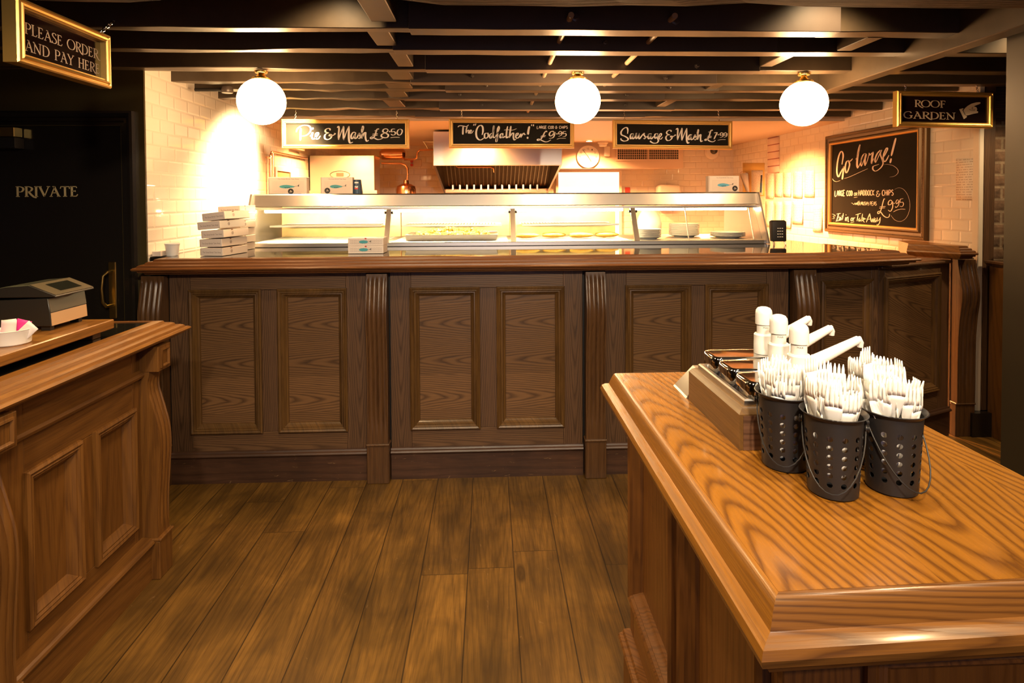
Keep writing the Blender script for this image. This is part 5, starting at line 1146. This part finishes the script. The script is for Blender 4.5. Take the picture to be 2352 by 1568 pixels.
# bulkhead with the clock, grille and sensors
struct(MB().box(.80, 2.32, 6.95, 7.31, 1.858, 2.17).build('wall_bulkhead', 'soffit_paint', smooth=0), 'cream bulkhead box below the kitchen ceiling')
struct(MB().box(.86, 1.62, 7.27, 7.298, .9, 1.835).build('window_1', 'hatch_glow', smooth=0), 'bright lit serving hatch under the clock')
struct(MB().frame((.83, 7.298, .87), (1, 0, 0), (0, 0, 1), (0, -1, 0), .82, .985, [(0, 0), (0, .05), (.03, .05), (.032, .0)]).build('trim_6', 'plaster'), 'frame of the lit hatch')
YB = 6.95; c = ony(1350, 360, YB)
t = thing('wall_clock', 'round white wall clock on the bulkhead above the hatch', 'clock', (c.x, YB, c.z))
R0 = .128; MB().lathe([(R0 + .006, .001), (R0 + .008, .02), (R0 + .002, .03), (R0 - .006, .028), (R0 - .008, .02)], (c.x, YB, c.z), 48, (0, -1, 0), caps=False).build('bezel', 'white_plastic', t)
MB().lathe([(R0, .002), (R0, .02), (.0001, .0202)], (c.x, YB, c.z), 48, (0, -1, 0)).build('dial', 'paper', t)
mb = MB()
for k in range(1, 13):
    a = R_(90 - 30 * k); x, z = c.x + .096 * math.cos(a), c.z + .096 * math.sin(a); wd = .022 if k > 9 else .012
    font_mesh(mb, str(k), lambda u, v: (u, YB - .0212, v), x - wd / 2, x + wd / 2, z - .011, .03)
mb.build('numerals', 'ink_black', t, smooth=0, recalc=False)
for nm, ang, L, w_ in (('hour_hand', 90 - 147, .072, .007), ('minute_hand', 90 - 322, .104, .005)):
    a = R_(ang); d = V((math.cos(a), 0, math.sin(a))); e = V((-d.z, 0, d.x)); MB().obox(V((c.x, YB - .026, c.z)) - d * .015 - e * w_ / 2, d * (L + .015), e * w_, (0, .002, 0)).build(nm, 'ink_black', t, smooth=0)
p = onz(1370, 330, 2.157); t = thing('smoke_detector', 'white smoke detector on the ceiling above the clock', 'smoke detector', (p.x, 6.80, 2.158))
MB().lathe([(.06, 0), (.06, .02), (.045, .03), (.045, .05), (.035, .055), (.0001, .056)], (p.x + .03, 6.80, 2.157), 28, (0, 0, -1)).build('detector_body', 'white_plastic', t)
p = ony(1393, 348, YB); t = thing('motion_sensor', 'small white motion sensor to the right of the clock', 'sensor', (p.x, YB, p.z)); MB().box(p.x - .035, p.x + .035, YB - .04, YB - .001, p.z - .06, p.z + .06).build('sensor_body', 'white_plastic', t, bevel=.012, seg=2)
a = ony(1418, 366, YB); b = ony(1558, 333, YB); t = thing('vent_grille', 'wide dark ventilation grille on the bulkhead under the right menu board', 'vent', ((a.x + b.x) / 2, YB, a.z))
MB().frame((a.x - .02, YB - .001, a.z - .02), (1, 0, 0), (0, 0, 1), (0, -1, 0), b.x - a.x + .04, b.z - a.z + .04, [(0, 0), (0, .012), (.02, .012), (.022, .002)]).build('grille_frame', 'soffit_paint', t)
MB().box(a.x, b.x, YB - .003, YB - .001, a.z, b.z).build('grille_void', 'ink_black', t)
mb = MB()
for k in range(33): x = a.x + (b.x - a.x) * k / 32; mb.box(x - .002, x + .002, YB - .010, YB - .004, a.z, b.z)
for k in range(7): z = a.z + (b.z - a.z) * k / 6; mb.box(a.x, b.x, YB - .0105, YB - .004, z - .002, z + .002)
mb.box((a.x + b.x) / 2 - .008, (a.x + b.x) / 2 + .008, YB - .012, YB - .003, a.z, b.z); mb.build('grille_bars', 'soffit_paint', t)
p = ony(1635, 349, 7.29); t = thing('ceiling_speaker', 'round white fitting with a dark glass eye on the back wall', 'camera', (p.x, 7.3, p.z))
MB().lathe([(.092, .001), (.092, .02), (.075, .04), (.05, .045), (.0001, .045)], (p.x, 7.299, p.z), 32, (0, -1, 0)).build('mount_ring', 'white_plastic', t)
MB().ball((p.x + .01, 7.25, p.z + .015), .047, 24).build('glass_eye', 'black_stone', t)
a = ony(1436, 443, 7.29); b = ony(1447, 430, 7.29); o = MB().box(a.x, b.x, 7.29, 7.299, a.z, b.z).build('red_notice', 'ink_red', None, smooth=0); tag(o, 'small red notice on the back wall tiles', 'notice')
a = ony(1512, 470, 7.15); b = ony(1565, 424, 7.15); t = thing('towel_dispenser', 'rounded white dispenser on the back wall below the grille', 'dispenser', ((a.x + b.x) / 2, 7.3, a.z)); MB().box(a.x, b.x, 7.13, 7.299, a.z - .05, b.z).build('dispenser_body', 'white_plastic', t, bevel=.04, seg=4)
# fittings on the left tiled wall
t = thing('exit_sign', 'lit green exit sign on the left tiled wall', 'exit sign', (-1.79, 5.7, 1.98)); MB().box(-1.819, -1.76, 5.45, 5.72, 1.965, 1.985).build('lamp_housing', 'white_plastic', t); MB().box(-1.805, -1.79, 5.45, 5.74, 1.985, 2.09).build('lit_panel', 'exit_green', t)
t = thing('copper_pipework', 'thin copper pipes running along the left tiled wall', 'pipes', (-1.8, 5.2, 1.9)); mb = MB()
mb.tube([(-1.795, 4.93, 1.45), (-1.795, 4.93, 1.87), (-1.795, 4.95, 1.895), (-1.795, 5.0, 1.9), (-1.795, 5.9, 1.905)], .009, 8); mb.tube([(-1.795, 4.99, 1.45), (-1.795, 4.99, 1.89)], .008, 8); mb.tube([(-1.795, 4.84, 1.845), (-1.795, 4.90, 1.84), (-1.795, 4.93, 1.86)], .008, 8); mb.build('pipe_run', 'copper', t)
t = thing('control_panel', 'brown panel in a white surround on the left tiled wall', 'panel', (-1.81, 5.27, 1.5)); MB().frame((-1.819, 5.06, 1.42), (0, 1, 0), (0, 0, 1), (1, 0, 0), .40, .36, [(0, 0), (0, .02), (.03, .02), (.032, .004)]).build('surround', 'plaster', t); MB().box(-1.819, -1.812, 5.085, 5.435, 1.445, 1.755).build('brown_panel', 'carton_dark', t)
t = thing('spot_fitting', 'dark spotlight on a bar under a joist by the left tiled wall', 'spotlight', (-1.64, 3.62, 2.16)); MB().tube([(-1.76, 3.62, 2.163), (-1.6, 3.62, 2.163)], .010, 10).build('bar', 'black_matt', t); MB().lathe([(.012, .03), (.03, .028), (.034, .014), (.034, -.002), (.03, -.008), (.0001, -.009)], (-1.57, 3.62, 2.152), 24).build('lamp_head', 'joist_steel', t)
# sheets on the right tiled wall
def sheet(name, lab, x0, x1, y0, y1, mt, group=None, cat='notice', off=.0022, curl=0.0):
    P = [onx(x0, y1, XW - off), onx(x1, y1, XW - off), onx(x1, y0, XW - off), onx(x0, y0, XW - off)]
    mb = MB(); n = 6; rows = []
    for i in range(n + 1):
        s_ = i / n; a = P[3].lerp(P[0], s_); b = P[2].lerp(P[1], s_); dx = V((-curl * s_ * s_, 0, 0)); rows.append([a + dx * .4, a.lerp(b, .5) + dx, b + dx * 1.2])
    mb.grid(rows); o = mb.build(name, mt, None, smooth=60, recalc=False, solid=.0012); tag(o, lab, cat, group); return o
G = 'notice sheets on the right tiled wall'
row1 = [(1759, 1777, 398, 456), (1779, 1797, 397, 452), (1799, 1817, 396, 452), (1822, 1843, 393, 455), (1848, 1871, 391, 453)]
row2 = [(1758, 1776, 462, 520), (1779, 1796, 463, 520), (1799, 1818, 462, 524), (1820, 1845, 462, 514), (1868, 1889, 470, 532)]
nm_ = ['nearest the yellow poster', 'second from the yellow poster', 'in the middle', 'second from the big chalkboard', 'nearest the big chalkboard']
for rw, wd in ((row1, 'upper'), (row2, 'lower')):
    for k, q in enumerate(rw): sheet('notice_sheet', 'printed sheet in the %s row on the right wall, %s' % (wd, nm_[k]), *q, 'printed_sheet', G, curl=.01 if wd == 'lower' else .004)
sheet('menu_strip', 'narrow red and white price strip high on the right tiled wall', 1763, 1790, 313, 397, 'menu_strip')
sheet('yellow_poster', 'yellow poster with a white sheet on the right tiled wall', 1706, 1756, 374, 450, 'paper_yellow', off=.0015)
sheet('white_note', 'handwritten white note pinned over the yellow poster', 1726, 1752, 391, 448, 'printed_sheet', off=.006)
sheet('pale_sheet', 'pale printed sheet on the tiles to the right of the big chalkboard', 2196, 2246, 364, 460, 'printed_sheet')
p = onx(1711, 440, XW - .05); q = onx(1703, 395, XW - .05); t = thing('order_slips', 'bunch of white order slips hanging from a wire hook at the yellow poster', 'order slips', (XW - .05, p.y, p.z))
mb = MB(); mb.poly([onx(1699, 399, XW - .05), onx(1718, 396, XW - .03), onx(1721, 441, XW - .03), onx(1714, 440, XW - .06)]); mb.build('slip_bunch', 'paper', t, recalc=False, solid=.004); mb = MB(); mb.tube([onx(*r, XW - .04) for r in ((1700, 398), (1704, 394), (1712, 395), (1720, 399), (1722, 420), (1723, 441))], .003, 6); mb.build('wire_hook', 'copper', t)
t = thing('marker_pen', 'dark marker pen hanging beside the yellow poster', 'pen', onx(1749, 424, XW - .02)); mb = MB(); mb.tube([onx(1749, 402, XW - .02), onx(1748, 420, XW - .02)], .008, 8); mb.build('pen_body', 'ink_black', t); mb = MB(); mb.tube([onx(1748, 420, XW - .02), onx(1747, 442, XW - .02)], .010, 8); mb.build('pen_cap', 'cup_blue', t)
# pine cupboard by the brick wall
t = thing('pine_cupboard', 'pine cupboard with a key in the lock beside the dark post', 'cupboard', (3.5, 3.48, 0))
MB().box(3.125, 3.95, 3.41, 3.545, 0.0, 1.07).build('cupboard_body', 'pine_z', t, bevel=.003)
mb = MB(); mb.sweep([(3.125, 3.55), (3.125, 3.41), (3.95, 3.41)], [(-.1, 1.07), (.012, 1.07), (.02, 1.08), (.03, 1.086), (.034, 1.1), (-.1, 1.1)], close=True); mb.build('cupboard_cap', 'rail_wood', t)
p = ony(2316, 639, 3.408); MB().lathe([(.012, 0), (.012, .003), (.0001, .004)], (p.x, 3.409, p.z), 16, (0, -1, 0)).build('key_plate', 'black_matt', t); mb = MB(); mb.tube([(p.x, 3.405, p.z), (p.x, 3.375, p.z)], .003, 8); mb.tube([(p.x + .012 * math.cos(q), 3.37, p.z + .012 * math.sin(q)) for q in [2 * PI * k / 14 for k in range(14)]], .003, 6, True); mb.build('key', 'chrome', t)
t = thing('round_ornament', 'black glossy round ornament standing on the pine cupboard', 'ornament', (3.225, 3.47, 1.1))
MB().lathe([(.045, 0), (.045, .006), (.02, .014), (.014, .03), (.0001, .031)], (3.225, 3.47, 1.1), 28).build('foot', 'black_stone', t); MB().ball((3.225, 3.47, 1.186), .062, 32).build('ball', 'black_stone', t)

# ------------------------------------------------------------------ lamps and added fill spots
def lens(x, y, z, lab):
    t = thing('downlight', lab, 'downlight', (x, y, z), 'kitchen downlights')
    MB().lathe([(.034, .001), (.048, .001), (.048, .006), (.036, .008)], (x, y, z), 24, (0, 0, -1), caps=False).build('trim_ring', 'chrome', t)
    MB().lathe([(.034, .002), (.0001, .0025)], (x, y, z), 24, (0, 0, -1)).build('lens', 'downlight_lens', t)
def spot(x, y, z, watt, col, size=110, blend=.6, r=.03, aim=None):
    l = bpy.data.lights.new('spot_lamp_or_fill', 'SPOT'); l.energy = watt; l.color = col; l.spot_size = R_(size); l.spot_blend = blend; l.shadow_soft_size = r
    o = bpy.data.objects.new('spot_lamp_or_fill', l); COL.objects.link(o); o.location = (x, y, z)
    d = (V(aim) - V((x, y, z))) if aim else V((0, 0, -1)); o.rotation_euler = d.to_track_quat('-Z', 'Y').to_euler(); return o
OR_ = (1.0, .42, .125); WM = (1.0, .69, .36); YL = (1.0, .78, .42)
DL = [(-1.45, 5.62, 'first recessed downlight, by the left tiled wall'), (-.1, 5.45, 'recessed downlight before the extractor hood'), (1.146, 6.68, 'recessed downlight above the wall clock'), (1.95, 5.62, 'recessed downlight to the right of the right menu board'), (2.74, 5.62, 'recessed downlight beside the right tiled wall')]
for x, y, lab in DL:
    if lab.startswith('recessed downlight beside'): continue
    lens(x, y, 2.157, lab)
KW = 1050
for x, y, w_ in ((-1.35, 5.5, .8), (-.1, 5.4, 1.0), (1.146, 6.62, .8), (1.95, 5.55, 1.0), (2.55, 5.6, .55)): spot(x, y, 2.13, KW * w_, OR_, 150, 1.0, .05)
spot(-1.35, 4.3, 2.15, 520, (1.0, .70, .34), 130, 1.0, .06, (-1.82, 4.45, 1.2))
WH = (1.0, .86, .66)
for x, y, w_, c_ in ((-.6, 2.2, 40, WM), (1.38, 2.2, 50, WM), (-.75, 1.25, 40, WM), (-1.5, 1.3, 16, WM), (1.5, .2, 45, WM), (2.6, 2.6, 40, WM), (-2.4, 2.35, 90, (1.0, .78, .25)), (-.2, .55, 40, WM)):
    spot(x, y, 2.38, w_, c_, 125, .6, .04)  # ceiling spots over the dining side, most of them added as unseen fill
spot(.74, 1.2, 2.36, 50, WH, 100, .6, .03)
for x, y, w_, aim in ((-.6, .1, 110, (-.8, 3.1, .4)), (.25, -.1, 185, (.0, 3.1, .4)), (1.3, .0, 90, (1.2, 3.1, .5))):
    spot(x, y, 2.3, w_, (1.0, .80, .56), 90, .9, .06, aim)  # unseen fill spots added to brighten the counter front
spot(3.5, 2.9, 2.35, 60, WM, 120, .8, .05, (3.4, 3.6, 1.0))  # extra spot without a fitting, added to brighten the brick wall
spot(.9, -.7, 2.2, 45, WM, 80, .8, .05, (.75, .75, .6))  # added fill, lifts the near face of the island
a_ = bpy.data.lights.new('window_daylight', 'AREA'); a_.shape = 'RECTANGLE'; a_.size = 2.0; a_.size_y = 1.2; a_.energy = 9; a_.color = (.62, .62, 1.0)
o = bpy.data.objects.new('window_daylight', a_); COL.objects.link(o); o.location = (0.2, -1.9, 1.3); o.rotation_euler = (R_(90), 0, 0)
